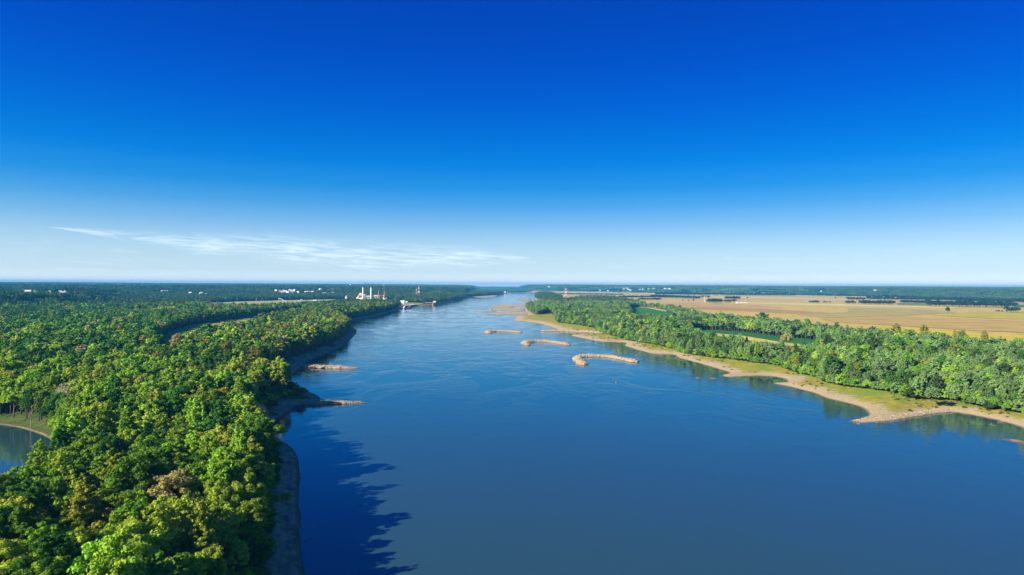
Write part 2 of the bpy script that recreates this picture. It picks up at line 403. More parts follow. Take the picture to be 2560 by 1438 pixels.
def ground_mat():
    m, t, b = new_mat('land')
    L = t.links
    g = nd(t, 'ShaderNodeNewGeometry'); pos = g.outputs['Position']
    land = nd(t, 'ShaderNodeAttribute', attribute_name='land').outputs['Color']
    sd = nd(t, 'ShaderNodeAttribute', attribute_name='shore').outputs['Fac']
    sw = nd(t, 'ShaderNodeAttribute', attribute_name='sand_width').outputs['Fac']
    big = nd(t, 'ShaderNodeTexNoise', i_Scale=.03, i_Detail=6.0, i_Roughness=.6); L.new(pos, big.inputs['Vector'])
    mid = nd(t, 'ShaderNodeTexNoise', i_Scale=.16, i_Detail=6.0, i_Roughness=.65); L.new(pos, mid.inputs['Vector'])
    fine = nd(t, 'ShaderNodeTexNoise', i_Scale=.9, i_Detail=4.0, i_Roughness=.7); L.new(pos, fine.inputs['Vector'])
    # grass: patches of green, straw and bare silt
    veg = mixc(t, 'MIX', ramp(t, mid.outputs[0], [(.38, 0.0), (.62, 1.0)]), land, mixc(t, 'MULTIPLY', 1.0, land, (1.7, 1.3, .9)))
    veg = mixc(t, 'MIX', mth(t, 'MULTIPLY', ramp(t, big.outputs[0], [(.42, 1.0), (.55, 0.0)]), .7), veg, mixc(t, 'MULTIPLY', 1.0, veg, (.45, .95, .5)))
    veg = mixc(t, 'MIX', mth(t, 'MULTIPLY', ramp(t, fine.outputs[0], [(.56, 0.0), (.72, 1.0)]), .35), veg, (.34, .27, .15))
    # sand with rocky rubble
    sand = mixc(t, 'MIX', ramp(t, fine.outputs[0], [(.35, 0.0), (.65, 1.0)]), (.31, .235, .125), (.50, .39, .23))
    shaded_silt = mixc(t, 'MIX', ramp(t, mid.outputs[0], [(.4, 0.0), (.6, 1.0)]), (.17, .145, .10), (.34, .29, .20))  # muddy left bank, its colour lowered to take on some of the bank's shade
    sand = mixc(t, 'MIX', nd(t, 'ShaderNodeAttribute', attribute_name='shaded_silt').outputs['Fac'], sand, shaded_silt)
    f = mth(t, 'DIVIDE', sd, sw)
    f = mth(t, 'ADD', f, mth(t, 'MULTIPLY', mth(t, 'SUBTRACT', big.outputs[0], .5), 3.4))
    f = mth(t, 'ADD', f, mth(t, 'MULTIPLY', mth(t, 'SUBTRACT', mid.outputs[0], .5), 2.6))
    col = mixc(t, 'MIX', ramp(t, mth(t, 'MULTIPLY', f, .5, clamp=True), [(.40, 0.0), (.60, 1.0)]), sand, veg)
    # strand lines left by the falling river, wet rim
    strand = mth(t, 'SINE', mth(t, 'ADD', mth(t, 'MULTIPLY', sd, 2.1), mth(t, 'MULTIPLY', mid.outputs[0], 9.0)))
    lines = mth(t, 'MULTIPLY', ramp(t, strand, [(.3, 0.0), (.9, 1.0)]), ramp(t, mth(t, 'DIVIDE', sd, 30.0, clamp=True), [(0, .5), (.9, 0)]))
    col = mixc(t, 'MIX', lines, col, mixc(t, 'MULTIPLY', 1.0, col, (.55, .58, .6)))
    wet = ramp(t, mth(t, 'DIVIDE', sd, 4.0, clamp=True), [(0.0, 1.0), (.55, 0.0)])
    col = mixc(t, 'MIX', wet, col, (.13, .10, .065))
    L.new(col, b.inputs['Base Color'])
    b.inputs['Roughness'].default_value = .95; b.inputs['Specular IOR Level'].default_value = .1
    bp = nd(t, 'ShaderNodeBump', i_Strength=.6, i_Distance=.6)
    L.new(mth(t, 'ADD', fine.outputs[0], mid.outputs[0]), bp.inputs['Height']); L.new(bp.outputs[0], b.inputs['Normal'])
    return m

def field_mat():
    m, t, b = new_mat('crop_rows')
    L = t.links
    c0 = nd(t, 'ShaderNodeAttribute', attribute_type='OBJECT', attribute_name='tint').outputs['Color']
    g = nd(t, 'ShaderNodeNewGeometry')
    mp = nd(t, 'ShaderNodeMapping'); L.new(g.outputs['Position'], mp.inputs[0])
    mp.inputs['Rotation'].default_value = (0, 0, .35); mp.inputs['Scale'].default_value = (.004, .045, .02)
    st = nd(t, 'ShaderNodeTexNoise', i_Scale=1.0, i_Detail=5.0, i_Roughness=.6); L.new(mp.outputs[0], st.inputs['Vector'])
    pa = nd(t, 'ShaderNodeTexNoise', i_Scale=.012, i_Detail=5.0, i_Roughness=.65); L.new(g.outputs['Position'], pa.inputs['Vector'])
    f = mth(t, 'ADD', mth(t, 'MULTIPLY', st.outputs[0], .7), mth(t, 'MULTIPLY', pa.outputs[0], .7))
    L.new(mixc(t, 'MIX', ramp(t, f, [(.5, 0.0), (.9, 1.0)]), mixc(t, 'MULTIPLY', 1.0, c0, (.80, .82, .80)), mixc(t, 'MULTIPLY', 1.0, c0, (1.36, 1.32, 1.22))), b.inputs['Base Color'])
    b.inputs['Roughness'].default_value = 1.0; b.inputs['Specular IOR Level'].default_value = 0.05
    return m

def water_mat():
    m, t, b = new_mat('river_water')
    L = t.links
    g = nd(t, 'ShaderNodeNewGeometry'); pos = g.outputs['Position']
    def wave(sx, sy, rot, detail=3.0, rough=.55, dist=0.0):
        mp = nd(t, 'ShaderNodeMapping'); L.new(pos, mp.inputs[0])
        mp.inputs['Rotation'].default_value = (0, 0, rot); mp.inputs['Scale'].default_value = (sx, sy, .1)
        n = nd(t, 'ShaderNodeTexNoise', i_Scale=1.0, i_Detail=detail, i_Roughness=rough, i_Distortion=dist); L.new(mp.outputs[0], n.inputs['Vector'])
        return n.outputs[0]
    chop = wave(.9, .55, .3, 3.0)
    swell = wave(.16, .10, -.2, 3.0, .6, .6)
    boil = wave(.018, .010, .15, 4.0, .6, 1.2)       # upwelling boils and current seams
    calm = ramp(t, boil, [(.40, 0.0), (.60, 1.0)], 'EASE')
    b.inputs['IOR'].default_value = 1.6
    b.inputs['Base Color'].default_value = (.023, .066, .070, 1)
    L.new(mth(t, 'ADD', mth(t, 'MULTIPLY', calm, .07), .03), b.inputs['Roughness'])
    dd = nd(t, 'ShaderNodeVectorMath', operation='LENGTH'); L.new(pos, dd.inputs[0])
    reach = ramp(t, mth(t, 'DIVIDE', dd.outputs['Value'], 3000.0, clamp=True), [(.12, .18), (.20, .65), (.34, 1.15)])   # the river is slack off the lower bank, quick over the shallows upstream
    amp = mth(t, 'MULTIPLY', mth(t, 'ADD', mth(t, 'MULTIPLY', calm, 1.0), .15), reach)
    h = mth(t, 'MULTIPLY', mth(t, 'ADD', mth(t, 'MULTIPLY', chop, .22), mth(t, 'MULTIPLY', swell, .8)), amp)
    bp = nd(t, 'ShaderNodeBump', i_Strength=.55, i_Distance=.55)
    L.new(h, bp.inputs['Height']); L.new(bp.outputs[0], b.inputs['Normal'])
    return m

M_LAND, M_FIELD, M_WATER = ground_mat(), field_mat(), water_mat()

# ------------------------------------------------------------------ river, ground
FAR = 26000.0
wm = raw_mesh('river', [(-26500, -2500, 0), (26500, -2500, 0), (26500, FAR, 0), (-26500, FAR, 0)], [(0, 1, 2, 3)], (M_WATER,))
tag(mesh_obj('river', wm), 'wide calm blue river running to the horizon', kind='structure')

ang = np.radians(np.concatenate([np.linspace(-86, -41, 40)[:-1], np.linspace(-41, 41, 610), np.linspace(41, 86, 40)[1:]]))
rad = 60 * 1.0098 ** np.arange(int(math.log(FAR / 60) / math.log(1.0098)) + 1)
A, R = np.meshgrid(ang, rad)
GX, GY = (R * np.sin(A)).ravel(), (R * np.cos(A)).ravel()
sdv = np.full(GX.shape, 5000.0)
near = np.hypot(GX, GY) < 14000
sdv[near] = water_sd(GX[near], GY[near])
spit_sd = np.full(GX.shape, -5000.0); nn = np.hypot(GX, GY) < 700
spit_sd[nn] = -sdist(SPIT, GX[nn], GY[nn])
GZ = ground_height(GX, GY, sdv)
GZ = np.where(spit_sd > -4, np.maximum(GZ, np.clip(spit_sd * .25, -.8, .7)), GZ)
sdv = np.where(spit_sd > 0, spit_sd * .5, sdv)
nr, na = len(rad), len(ang)
idx = np.arange(nr * na).reshape(nr, na)
quads = np.stack([idx[:-1, :-1].ravel(), idx[:-1, 1:].ravel(), idx[1:, 1:].ravel(), idx[1:, :-1].ravel()], 1)[:, ::-1]
gm = raw_mesh('ground', np.stack([GX, GY, GZ], 1), quads, (M_LAND,), smooth=True)
rgt = side_is_right(GX, GY)
FLOOR, GRASS, GRASS_L, STUB = np.array([.035, .055, .018]), np.array([.21, .21, .035]), np.array([.05, .075, .02]), np.array([.43, .31, .11])
in_rf = np.zeros(GX.shape, bool); k5 = (GX > -100) & (np.hypot(GX, GY) < 14000)
in_rf[k5] = in_poly(RFOREST, GX[k5], GY[k5])
land = np.where(rgt[:, None], GRASS, GRASS_L)
land = np.where(((~rgt) & (sdv > 20))[:, None], FLOOR, land)
land = np.where(in_rf[:, None], FLOOR, land)
a_ = np.arctan2(GX, GY); rr = np.hypot(GX, GY)
beyond = rgt & (~in_rf) & (sdv > 150)
land = np.where(beyond[:, None], STUB, land)
hilly = hills(GX, GY) > 3
land = np.where(hilly[:, None], np.array([.028, .05, .02]), land)
for poly, col in ((LANE, (.26, .27, .05)), (PLANT_FIELD, (.30, .29, .11)), (DOCK_YARD, (.22, .22, .09)), (TAN_CUT, (.42, .33, .2)), (POND_CLEAR, (.09, .12, .025))):
    kk = in_poly(poly, GX, GY) & (sdv > 3); land[kk] = col
def attr(me, name, typ, data):
    a = me.attributes.new(name, typ, 'POINT')
    a.data.foreach_set({'FLOAT': 'value', 'FLOAT_COLOR': 'color', 'INT': 'value', 'FLOAT_VECTOR': 'vector'}[typ], np.ascontiguousarray(data).ravel())
attr(gm, 'land', 'FLOAT_COLOR', np.concatenate([land, np.ones((len(land), 1))], 1).astype(np.float32))
attr(gm, 'shore', 'FLOAT', np.clip(sdv, -50, 5000).astype(np.float32))
near_pond = sdist(POND, GX, GY) < 60
attr(gm, 'sand_width', 'FLOAT', np.where(near_pond, 1.1, np.where(rgt, np.clip(10 + rr * .008, 11, 28), 13)).astype(np.float32))
attr(gm, 'shaded_silt', 'FLOAT', np.where(rgt | near_pond, 0.0, 1.0 - .6 * sstep(2000, 4000, rr)).astype(np.float32))  # left bank only: mud with shade put into its colour, weaker far off
tag(mesh_obj('ground', gm), 'flood plain and banks of the river', kind='structure')

def mound(name, poly, hmax, slope, label, n=70):
    P = np.asarray(poly); x0, y0 = P.min(0) - 6; x1, y1 = P.max(0) + 6
    nx = int(np.clip((x1 - x0) / 4, 20, n)); ny = int(np.clip((y1 - y0) / 6, 20, n))
    X, Y = np.meshgrid(np.linspace(x0, x1, nx), np.linspace(y0, y1, ny)); X, Y = X.ravel(), Y.ravel()
    sd = -sdist(P, X, Y)
    Z = np.clip(sd * slope, -1.2, hmax) * (.75 + .5 * vnoise(X, Y, 25, 4))
    ii = np.arange(nx * ny).reshape(ny, nx)
    q = np.stack([ii[:-1, :-1].ravel(), ii[:-1, 1:].ravel(), ii[1:, 1:].ravel(), ii[1:, :-1].ravel()], 1)
    q = q[(sd[q] > -14).any(1)]
    me = raw_mesh(name, np.stack([X, Y, Z], 1), q, (M_LAND,), smooth=True)
    attr(me, 'land', 'FLOAT_COLOR', np.tile(np.array([.46, .34, .21, 1], np.float32), (len(X), 1)))
    attr(me, 'shore', 'FLOAT', np.clip(sd * .3, -5, 500).astype(np.float32))
    attr(me, 'sand_width', 'FLOAT', np.full(len(X), 40, np.float32))
    return tag(mesh_obj(name, me), label, kind='structure')

BAR_L = ['pale sandbar nearest the point on the right bank', 'narrow sandbar stretching farthest into the river', 'broad pinkish sandbar with a pool in it',
         'small rocky bar off the far wooded point', 'sandbar joined to the far right bank', 'thin sandbar along the far left bank', 'sand landing below the white buildings']
for P, lb in zip(BARS, BAR_L):
    mound('sandbar', [G(*p) for p in P], 1.5, .09, lb)

# crop fields: sheets just above the plain, each with its own colour
FIELDS = [
    ('green crop field enclosed by forest on the right bank', [(1572, 767.5), (1597, 767.5), (1664, 778), (1696, 791), (1704, 808), (1650, 814), (1583, 808), (1570, 786)], (0.032, 0.153, 0.015)),
    ('tan strip along the far edge of the enclosed green field', [(1590, 767), (1622, 767), (1668, 776), (1664, 779), (1620, 770.5)], (0.464, 0.346, 0.119)),
    ('green crop field among the trees of the right bank', [(1724, 828), (1747, 824), (1860, 830.5), (1953, 842.5), (2042, 850.5), (2064, 872), (2032, 898), (1960, 900), (1880, 891), (1800, 875), (1733, 852)], (0.027, 0.126, 0.017)),
    ('tan strip through the green field among the trees', [(1742, 830), (1790, 834), (1860, 840.5), (1955, 856.5), (2012, 862), (2000, 868), (1940, 862), (1860, 850), (1790, 840), (1745, 833)], (0.464, 0.346, 0.126)),
    ('brown ploughed strip across the tan fields', [(1700, 768), (1800, 768), (1940, 774), (2130, 786), (2110, 791), (1960, 784), (1830, 777), (1730, 773)], (0.335, 0.211, 0.084)),
    ('reddish bare field beside the forest edge', [(1640, 757), (1760, 757), (1900, 763), (1960, 771), (1800, 767.5), (1690, 765)], (0.418, 0.268, 0.105)),
    ('pale stubble field beyond the small copses', [(1840, 756), (2120, 761), (2400, 768), (2380, 771), (2100, 765), (1860, 759)], (0.557, 0.441, 0.167)),
    ('olive field in the middle of the plain', [(2120, 770), (2300, 773), (2390, 781), (2300, 788), (2060, 795), (1990, 787), (2120, 781)], (0.335, 0.268, 0.084)),
    ('golden yellow field at the right end of the plain', [(2330, 789), (2440, 780), (2700, 772), (2700, 800), (2480, 797)], (0.390, 0.317, 0.042)),
    ('wide ochre field behind the forest belt', [(2050, 797), (2250, 791), (2400, 797), (2700, 808), (2700, 838), (2450, 828), (2200, 812), (2080, 806)], (0.390, 0.268, 0.077)),
    ('bright yellow field along the forest belt', [(2180, 818), (2290, 822), (2460, 836), (2700, 850), (2700, 866), (2440, 862), (2230, 838)], (0.446, 0.365, 0.028)),
    ('yellow green patch at the bend of the forest edge', [(1712, 768), (1748, 775), (1772, 787), (1750, 790), (1716, 780)], (0.270, 0.261, 0.047)),
    ('pale field strip below the bluffs', [(1750, 742), (1900, 742), (2120, 748), (2120, 751), (1900, 747), (1760, 745)], (0.520, 0.403, 0.176)),
    ('green strip behind the long tree row', [(2240, 757.5), (2330, 759.5), (2330, 765), (2245, 763)], (0.144, 0.198, 0.039)),
    ('green meadow at the right end of the plain below the bluffs', [(2530, 762), (2700, 765), (2700, 771), (2535, 768)], (0.054, 0.135, 0.031)),
    ('tan field beyond the forest near the lattice pylon', [(1402, 742), (1440, 741), (1520, 737), (1620, 743), (1640, 748), (1560, 749), (1440, 748), (1404, 748)], (0.464, 0.327, 0.119)),
    ('long pale field below the far bluffs', [(1395, 729.5), (1560, 731), (1700, 735), (1700, 738.5), (1560, 735), (1400, 732)], (0.464, 0.384, 0.167)),
]
for k, (lb, P, c) in enumerate(FIELDS):
    pts = [G(x, y, PLAIN) for x, y in P]
    z = PLAIN + .25 + .06 * k
    me = bpy.data.meshes.new('crop_field'); bm = bmesh.new()
    f = bm.faces.new([bm.verts.new((x, y, z)) for x, y in pts])
    bmesh.ops.triangulate(bm, faces=[f]); bmesh.ops.recalc_face_normals(bm, faces=bm.faces[:])
    if sum(q.normal.z for q in bm.faces) < 0: bmesh.ops.reverse_faces(bm, faces=bm.faces[:])
    bm.to_mesh(me); bm.free()
    o = mesh_obj('crop_field', me, None, M_FIELD); o['tint'] = [*c, 1.0]
    tag(o, lb, kind='structure')

# ------------------------------------------------------------------ tree prototypes
ICO_V, ICO_F = None, None
def _ico():
    global ICO_V, ICO_F
    bm = bmesh.new(); bmesh.ops.create_icosphere(bm, subdivisions=1, radius=1)
    ICO_V = np.array([v.co[:] for v in bm.verts]); ICO_F = np.array([[v.index for v in f.verts] for f in bm.faces]); bm.free()
_ico()

def leaf_quads(C, Nn, size, rng, jit):
    """leaf sprays: bent quads at points C facing roughly along Nn"""
    n = len(C)
    Nn = Nn + rng.normal(0, jit, (n, 3)); Nn /= np.linalg.norm(Nn, axis=1, keepdims=True)
    t = rng.normal(0, 1, (n, 3)); t -= (t * Nn).sum(1, keepdims=True) * Nn; t /= np.linalg.norm(t, axis=1, keepdims=True)
    b = np.cross(Nn, t)
    s = size * rng.uniform(.6, 1.35, (n, 1)); w = s * rng.uniform(.5, .9, (n, 1))
    V = np.stack([C - t * s - b * w * .3, C + b * w - t * s * .2, C + t * s + b * w * .2, C - b * w + t * s * .1], 1)
    V += Nn[:, None, :] * (np.array([-.25, .12, -.25, .12])[None, :, None] * s[:, None, :])
    return V.reshape(-1, 3), np.arange(4 * n).reshape(n, 4)

def crown_arrays(seed, Rc, z0, z1, n_clump, clump_r, leaves, leaf, style='round'):
    rng = np.random.default_rng(seed)
    V, Fq, Ft = [], [], []; base = 0
    hz = (z1 - z0) / 2; cz = (z0 + z1) / 2
    pts = []
    lob = rng.uniform(0, 2 * math.pi, 3)
    while len(pts) < n_clump:
        d = rng.normal(0, 1, 3); d /= np.linalg.norm(d)
        if d[2] < -.55: continue
        a = math.atan2(d[1], d[0])
        lo = 1 + .16 * math.sin(2 * a + lob[0]) + .13 * math.sin(3 * a + lob[1]) + .10 * math.sin(5 * a + lob[2])
        rr_ = rng.uniform(.45, 1.0) ** .6 * lo
        if style == 'tall': prof = (1.0 - .45 * max(0, d[2]))
        else: prof = 1.0
        p = np.array([d[0] * Rc * rr_ * prof, d[1] * Rc * rr_ * prof, cz + d[2] * hz * rr_])
        if any(np.linalg.norm(p - q) < clump_r * .62 for q in pts[-200:]) and rng.random() < .8: continue
        pts.append(p)
    for p in pts:
        cr = clump_r * rng.uniform(.65, 1.3)
        sq = np.array([1.0, 1.0, rng.uniform(.62, .85)])
        iv = ICO_V * cr * .70 * sq * rng.uniform(.8, 1.2, (len(ICO_V), 1)) + p
        V.append(iv); Ft.append(ICO_F + base); base += len(iv)
        d = rng.normal(0, 1, (leaves, 3)); d[:, 2] = np.abs(d[:, 2]) * .9 + rng.normal(0, .35, leaves); d /= np.linalg.norm(d, axis=1, keepdims=True)
        c = p + d * cr * sq * rng.uniform(.72, 1.12, (leaves, 1))
        qv, qf = leaf_quads(c, d * sq[::-1] + np.array([0, 0, .25]), leaf, rng, .55)
        V.append(qv); Fq.append(qf + base); base += len(qv)
    V = np.concatenate(V); Fq = np.concatenate(Fq); Ft = np.concatenate(Ft)
    tri = np.concatenate([Ft, Fq[:, [0, 1, 2]], Fq[:, [0, 2, 3]]])
    return V, tri

def trunk_mb(seed, h, r, Rc, z0, limbs=6, mb=None):
    rng = random.Random(seed); mb = mb or MB()
    lean = (rng.uniform(-.06, .06) * h, rng.uniform(-.06, .06) * h)
    pts = [(0, 0, -.6), (lean[0] * .2, lean[1] * .2, h * .25), (lean[0] * .6, lean[1] * .6, h * .5), (lean[0], lean[1], h * .8)]
    mb.tube(pts, [r * 1.25, r, r * .7, r * .25], 6)
    for k in range(limbs):
        a = 2 * math.pi * k / limbs + rng.uniform(-.4, .4); zz = h * rng.uniform(.28, .55); L_ = Rc * rng.uniform(.55, .85)
        p0 = (lean[0] * .4, lean[1] * .4, zz)
        p1 = (p0[0] + math.cos(a) * L_ * .5, p0[1] + math.sin(a) * L_ * .5, zz + L_ * .45)
        p2 = (p0[0] + math.cos(a) * L_, p0[1] + math.sin(a) * L_, zz + L_ * rng.uniform(.7, 1.1))
        mb.tube([p0, p1, p2], [r * .45, r * .3, r * .1], 5, False)
    return mb

def bare_arrays(seed, h, Rc):
    """fine twig spray of a half-bare crown"""
    rng = np.random.default_rng(seed); V, T = [], []; base = 0
    n = 1500
    d = rng.normal(0, 1, (n, 3)); d[:, 2] = np.abs(d[:, 2]); d /= np.linalg.norm(d, axis=1, keepdims=True)
    rad_ = rng.uniform(.35, 1, (n, 1)) ** .5
    c = d * rad_ * np.array([Rc, Rc, h * .55]) + np.array([0, 0, h * .42])
    t = d + np.array([0, 0, .5]) + rng.normal(0, .3, (n, 3)); t /= np.linalg.norm(t, axis=1, keepdims=True)
    b = np.cross(t, rng.normal(0, 1, (n, 3))); b /= np.linalg.norm(b, axis=1, keepdims=True)
    L_ = rng.uniform(.5, 1.5, (n, 1)); w = rng.uniform(.06, .22, (n, 1))
    V = np.stack([c - b * w, c + b * w, c + t * L_ + b * w * .3], 1).reshape(-1, 3)
    return V, np.arange(3 * n).reshape(n, 3)

LIB = {}

def library(name, items):
    """items: list of (verts, tris, trunk MB or None, foliage material) -> an unlinked collection of joined meshes"""
    coll = bpy.data.collections.new(name)
    for k, (V, T, tr, mt) in enumerate(items):
        fs = T; mi = np.zeros(len(T), np.int32); vv = V
        if tr is not None:
            tv = np.array(tr.v); tt = []
            for f in tr.f:
                for j in range(1, len(f) - 1): tt.append((f[0], f[j], f[j + 1]))
            tt = np.array(tt) + len(V); vv = np.concatenate([V, tv]); fs = np.concatenate([T, tt]); mi = np.concatenate([mi, np.ones(len(tt), np.int32)])
        me = raw_mesh(f'{name}_{k:02d}', vv, fs, (mt, M_BARK), mat_idx=mi)
        o = bpy.data.objects.new(f'{name}_{k:02d}', me); coll.objects.link(o)
    LIB[name] = coll
    return coll

# unit trees are 22 m tall with a crown about 13 m wide
SPECS = [(6.6, 5.5, 22, 'round'), (7.6, 6, 20.5, 'round'), (5.4, 4.5, 25, 'tall'), (6.4, 7.5, 19.5, 'round'), (8.2, 7, 23, 'round'), (4.8, 3.5, 22.5, 'tall'), (5.6, 6, 23.5, 'round')]
HI = []
# clumps, clump radius, leaf sprays per clump, spray size: from fine willow-like to coarse plane-like crowns
GRAIN = [(96, 1.42, 56, .33), (74, 1.75, 70, .36), (190, .95, 26, .30), (120, 1.2, 44, .30), (60, 2.0, 84, .36), (210, .85, 22, .28), (86, 1.3, 40, .42)]
for k, (Rc, z0, z1, st) in enumerate(SPECS):
    V, T = crown_arrays(100 + k, Rc, z0, z1, *GRAIN[k], st)
    HI.append((V, T, trunk_mb(200 + k, z1 - 2, .42, Rc, z0), M_LEAF))
for k in range(2):
    V, T = bare_arrays(300 + k, 21, 6.0)
    tr = trunk_mb(320 + k, 19, .4, 6.5, 4, 11)
    HI.append((V, T, tr, M_TWIG))
library('tree_near', HI)
CROWN_ME, TRUNK_ME = [], []
for k, (V, T, tr, mt) in enumerate(HI):
    CROWN_ME.append(raw_mesh('crown', V, T, (mt,)))
    TRUNK_ME.append(raw_mesh('trunk', tr.v, tr.f, (M_BARK if mt is M_LEAF else M_PALE,), True))
MID = []
for k, (Rc, z0, z1, st) in enumerate(SPECS):
    V, T = crown_arrays(400 + k, Rc, z0, z1, 34, 2.3, 12, .95, st)
    MID.append((V, T, trunk_mb(500 + k, z1 - 2, .42, Rc, z0, 3), M_LEAF))
library('tree_mid', MID)
FARP = []
for k in range(5):                                     # a stand of trees about 45 m across
    rng = np.random.default_rng(600 + k); Vs, Ts, b0 = [], [], 0
    for j in range(15):
        px, py = rng.uniform(-21, 21, 2); s = rng.uniform(.75, 1.15); Rc, z0, z1, st = SPECS[j % 7]
        V, T = crown_arrays(700 + 20 * k + j, Rc * 1.05, 2.5, z1, 15, 3.1, 5, 1.7, st)
        Vs.append(V * s + np.array([px, py, 0])); Ts.append(T + b0); b0 += len(V)
    FARP.append((np.concatenate(Vs), np.concatenate(Ts), None, M_LEAF))
library('stand_far', FARP)
VFAR = []
for k in range(4):                                     # woodland about 190 m across
    rng = np.random.default_rng(900 + k); Vs, Ts, b0 = [], [], 0
    for j in range(110):
        px, py = rng.uniform(-95, 95, 2); s = rng.uniform(.7, 1.15)
        iv = ICO_V * np.array([9.5, 9.5, 8.5]) * s * rng.uniform(.75, 1.25, (len(ICO_V), 1)) + np.array([px, py, 12 * s])
        Vs.append(iv); Ts.append(ICO_F + b0); b0 += len(iv)
    VFAR.append((np.concatenate(Vs), np.concatenate(Ts), None, M_LEAF))
library('woodland', VFAR)

def scatter(name, libname, X, Y, Z, scl, rot, idx_, tint_, label):
    """one uncountable wood: instances of the library on the given points"""
    me = bpy.data.meshes.new(name); n = len(X)
    me.vertices.add(n); me.vertices.foreach_set('co', np.stack([X, Y, Z], 1).astype(np.float32).ravel())
    attr(me, 'scl', 'FLOAT_VECTOR', scl.astype(np.float32)); attr(me, 'rot', 'FLOAT', rot.astype(np.float32))
    attr(me, 'idx', 'INT', idx_.astype(np.int32))
    attr(me, 'tint', 'FLOAT_COLOR', np.concatenate([tint_, np.ones((n, 1))], 1).astype(np.float32))
    o = mesh_obj(name, me); tag(o, label, kind='stuff')
    ng = bpy.data.node_groups.new(name + '_scatter', 'GeometryNodeTree')
    ng.interface.new_socket('Geometry', in_out='INPUT', socket_type='NodeSocketGeometry')
    ng.interface.new_socket('Geometry', in_out='OUTPUT', socket_type='NodeSocketGeometry')
    gi, go = ng.nodes.new('NodeGroupInput'), ng.nodes.new('NodeGroupOutput')
    ci = ng.nodes.new('GeometryNodeCollectionInfo'); ci.inputs['Collection'].default_value = LIB[libname]
    ci.inputs['Separate Children'].default_value = True; ci.inputs['Reset Children'].default_value = True
    ip = ng.nodes.new('GeometryNodeInstanceOnPoints'); ip.inputs['Pick Instance'].default_value = True
    def named(nm, ty):
        a = ng.nodes.new('GeometryNodeInputNamedAttribute'); a.data_type = ty; a.inputs['Name'].default_value = nm
        return a.outputs['Attribute']
    cx_ = ng.nodes.new('ShaderNodeCombineXYZ'); ng.links.new(named('rot', 'FLOAT'), cx_.inputs[2])
    l = ng.links.new
    l(gi.outputs[0], ip.inputs['Points']); l(ci.outputs[0], ip.inputs['Instance'])
    l(named('idx', 'INT'), ip.inputs['Instance Index']); l(cx_.outputs[0], ip.inputs['Rotation']); l(named('scl', 'FLOAT_VECTOR'), ip.inputs['Scale'])
    l(ip.outputs[0], go.inputs[0])
    md = o.modifiers.new('scatter', 'NODES'); md.node_group = ng
    return o

def jitter_grid(x0, x1, y0, y1, s, rng, j=.75):
    X, Y = np.meshgrid(np.arange(x0, x1, s), np.arange(y0, y1, s)); X, Y = X.ravel(), Y.ravel()
    Y[:] = Y
    return X + rng.uniform(-j / 2, j / 2, X.shape) * s + (np.round(Y / s) % 2) * s * .5, Y + rng.uniform(-j / 2, j / 2, X.shape) * s

def in_view(X, Y, margin=3.5):
    return (np.abs(np.degrees(np.arctan2(X, Y))) < 37 + margin) & (Y > 0)

PAL = {'deep': (.06, .165, .024), 'mid': (.135, .28, .028), 'bright': (.25, .41, .036), 'lime': (.34, .43, .048), 'gold': (.38, .37, .025),
       'tan': (.36, .32, .11), 'olive': (.235, .245, .038), 'grey': (.36, .31, .21), 'sage': (.175, .285, .09), 'dark': (.06, .105, .028)}
KEYS = list(PAL); PA = np.array([PAL[k] for k in KEYS])
def pick_colour(W, rng):
    """W: n x len(KEYS) weights -> index"""
    W = W / W.sum(1, keepdims=True)
    return np.minimum((rng.random((len(W), 1)) > np.cumsum(W, 1)).sum(1), len(KEYS) - 1)

def left_weights(X, Y):
    px, py, w = project(X, Y, np.full(X.shape, 24.0)); n = len(X)
    W = np.zeros((n, len(KEYS))); nz = vnoise(X, Y, 70, 31); n2 = vnoise(X, Y, 35, 37)
    bank = np.exp(-np.clip(SDL(X, Y), 0, None) / 70)
    W[:, 0] = .16 + .4 * (nz < .42); W[:, 1] = .55; W[:, 2] = .50 + .5 * (py > 900)
    W[:, 3] = .16 + .9 * bank + .6 * (n2 > .5) * (py > 900) + .9 * (py > 1280) * (px > 220); W[:, 4] = .006 + .03 * bank * (py > 900)
    W[:, 5] = .006 + .02 * (n2 > .62)
    ob = sstep(1000, 820, py) * sstep(250, 650, px)
    W[:, 6] = .01 + .65 * ob + .05 * (py < 800); W[:, 0] *= 1 - .4 * ob; W[:, 0] += .55 * (py < 930) + .5 * (py < 800)
    W[:, 7] = .028
    W[:, 2] *= 1 - .45 * (py < 930) - .3 * (py < 820); W[:, 3] *= 1 - .4 * (py < 930) - .3 * (py < 820)
    return W
def right_weights(X, Y):
    n = len(X); W = np.zeros((n, len(KEYS))); nz = vnoise(X, Y, 90, 41)
    W[:, 8] = 1.1 + .9 * (nz > .5); W[:, 1] = .35; W[:, 2] = .22; W[:, 9] = .22 + .4 * (nz < .42); W[:, 3] = .08; W[:, 6] = .07; W[:, 5] = .012; W[:, 0] = .2
    return W
def SDL(X, Y): return sdist(RIVER, X, Y)

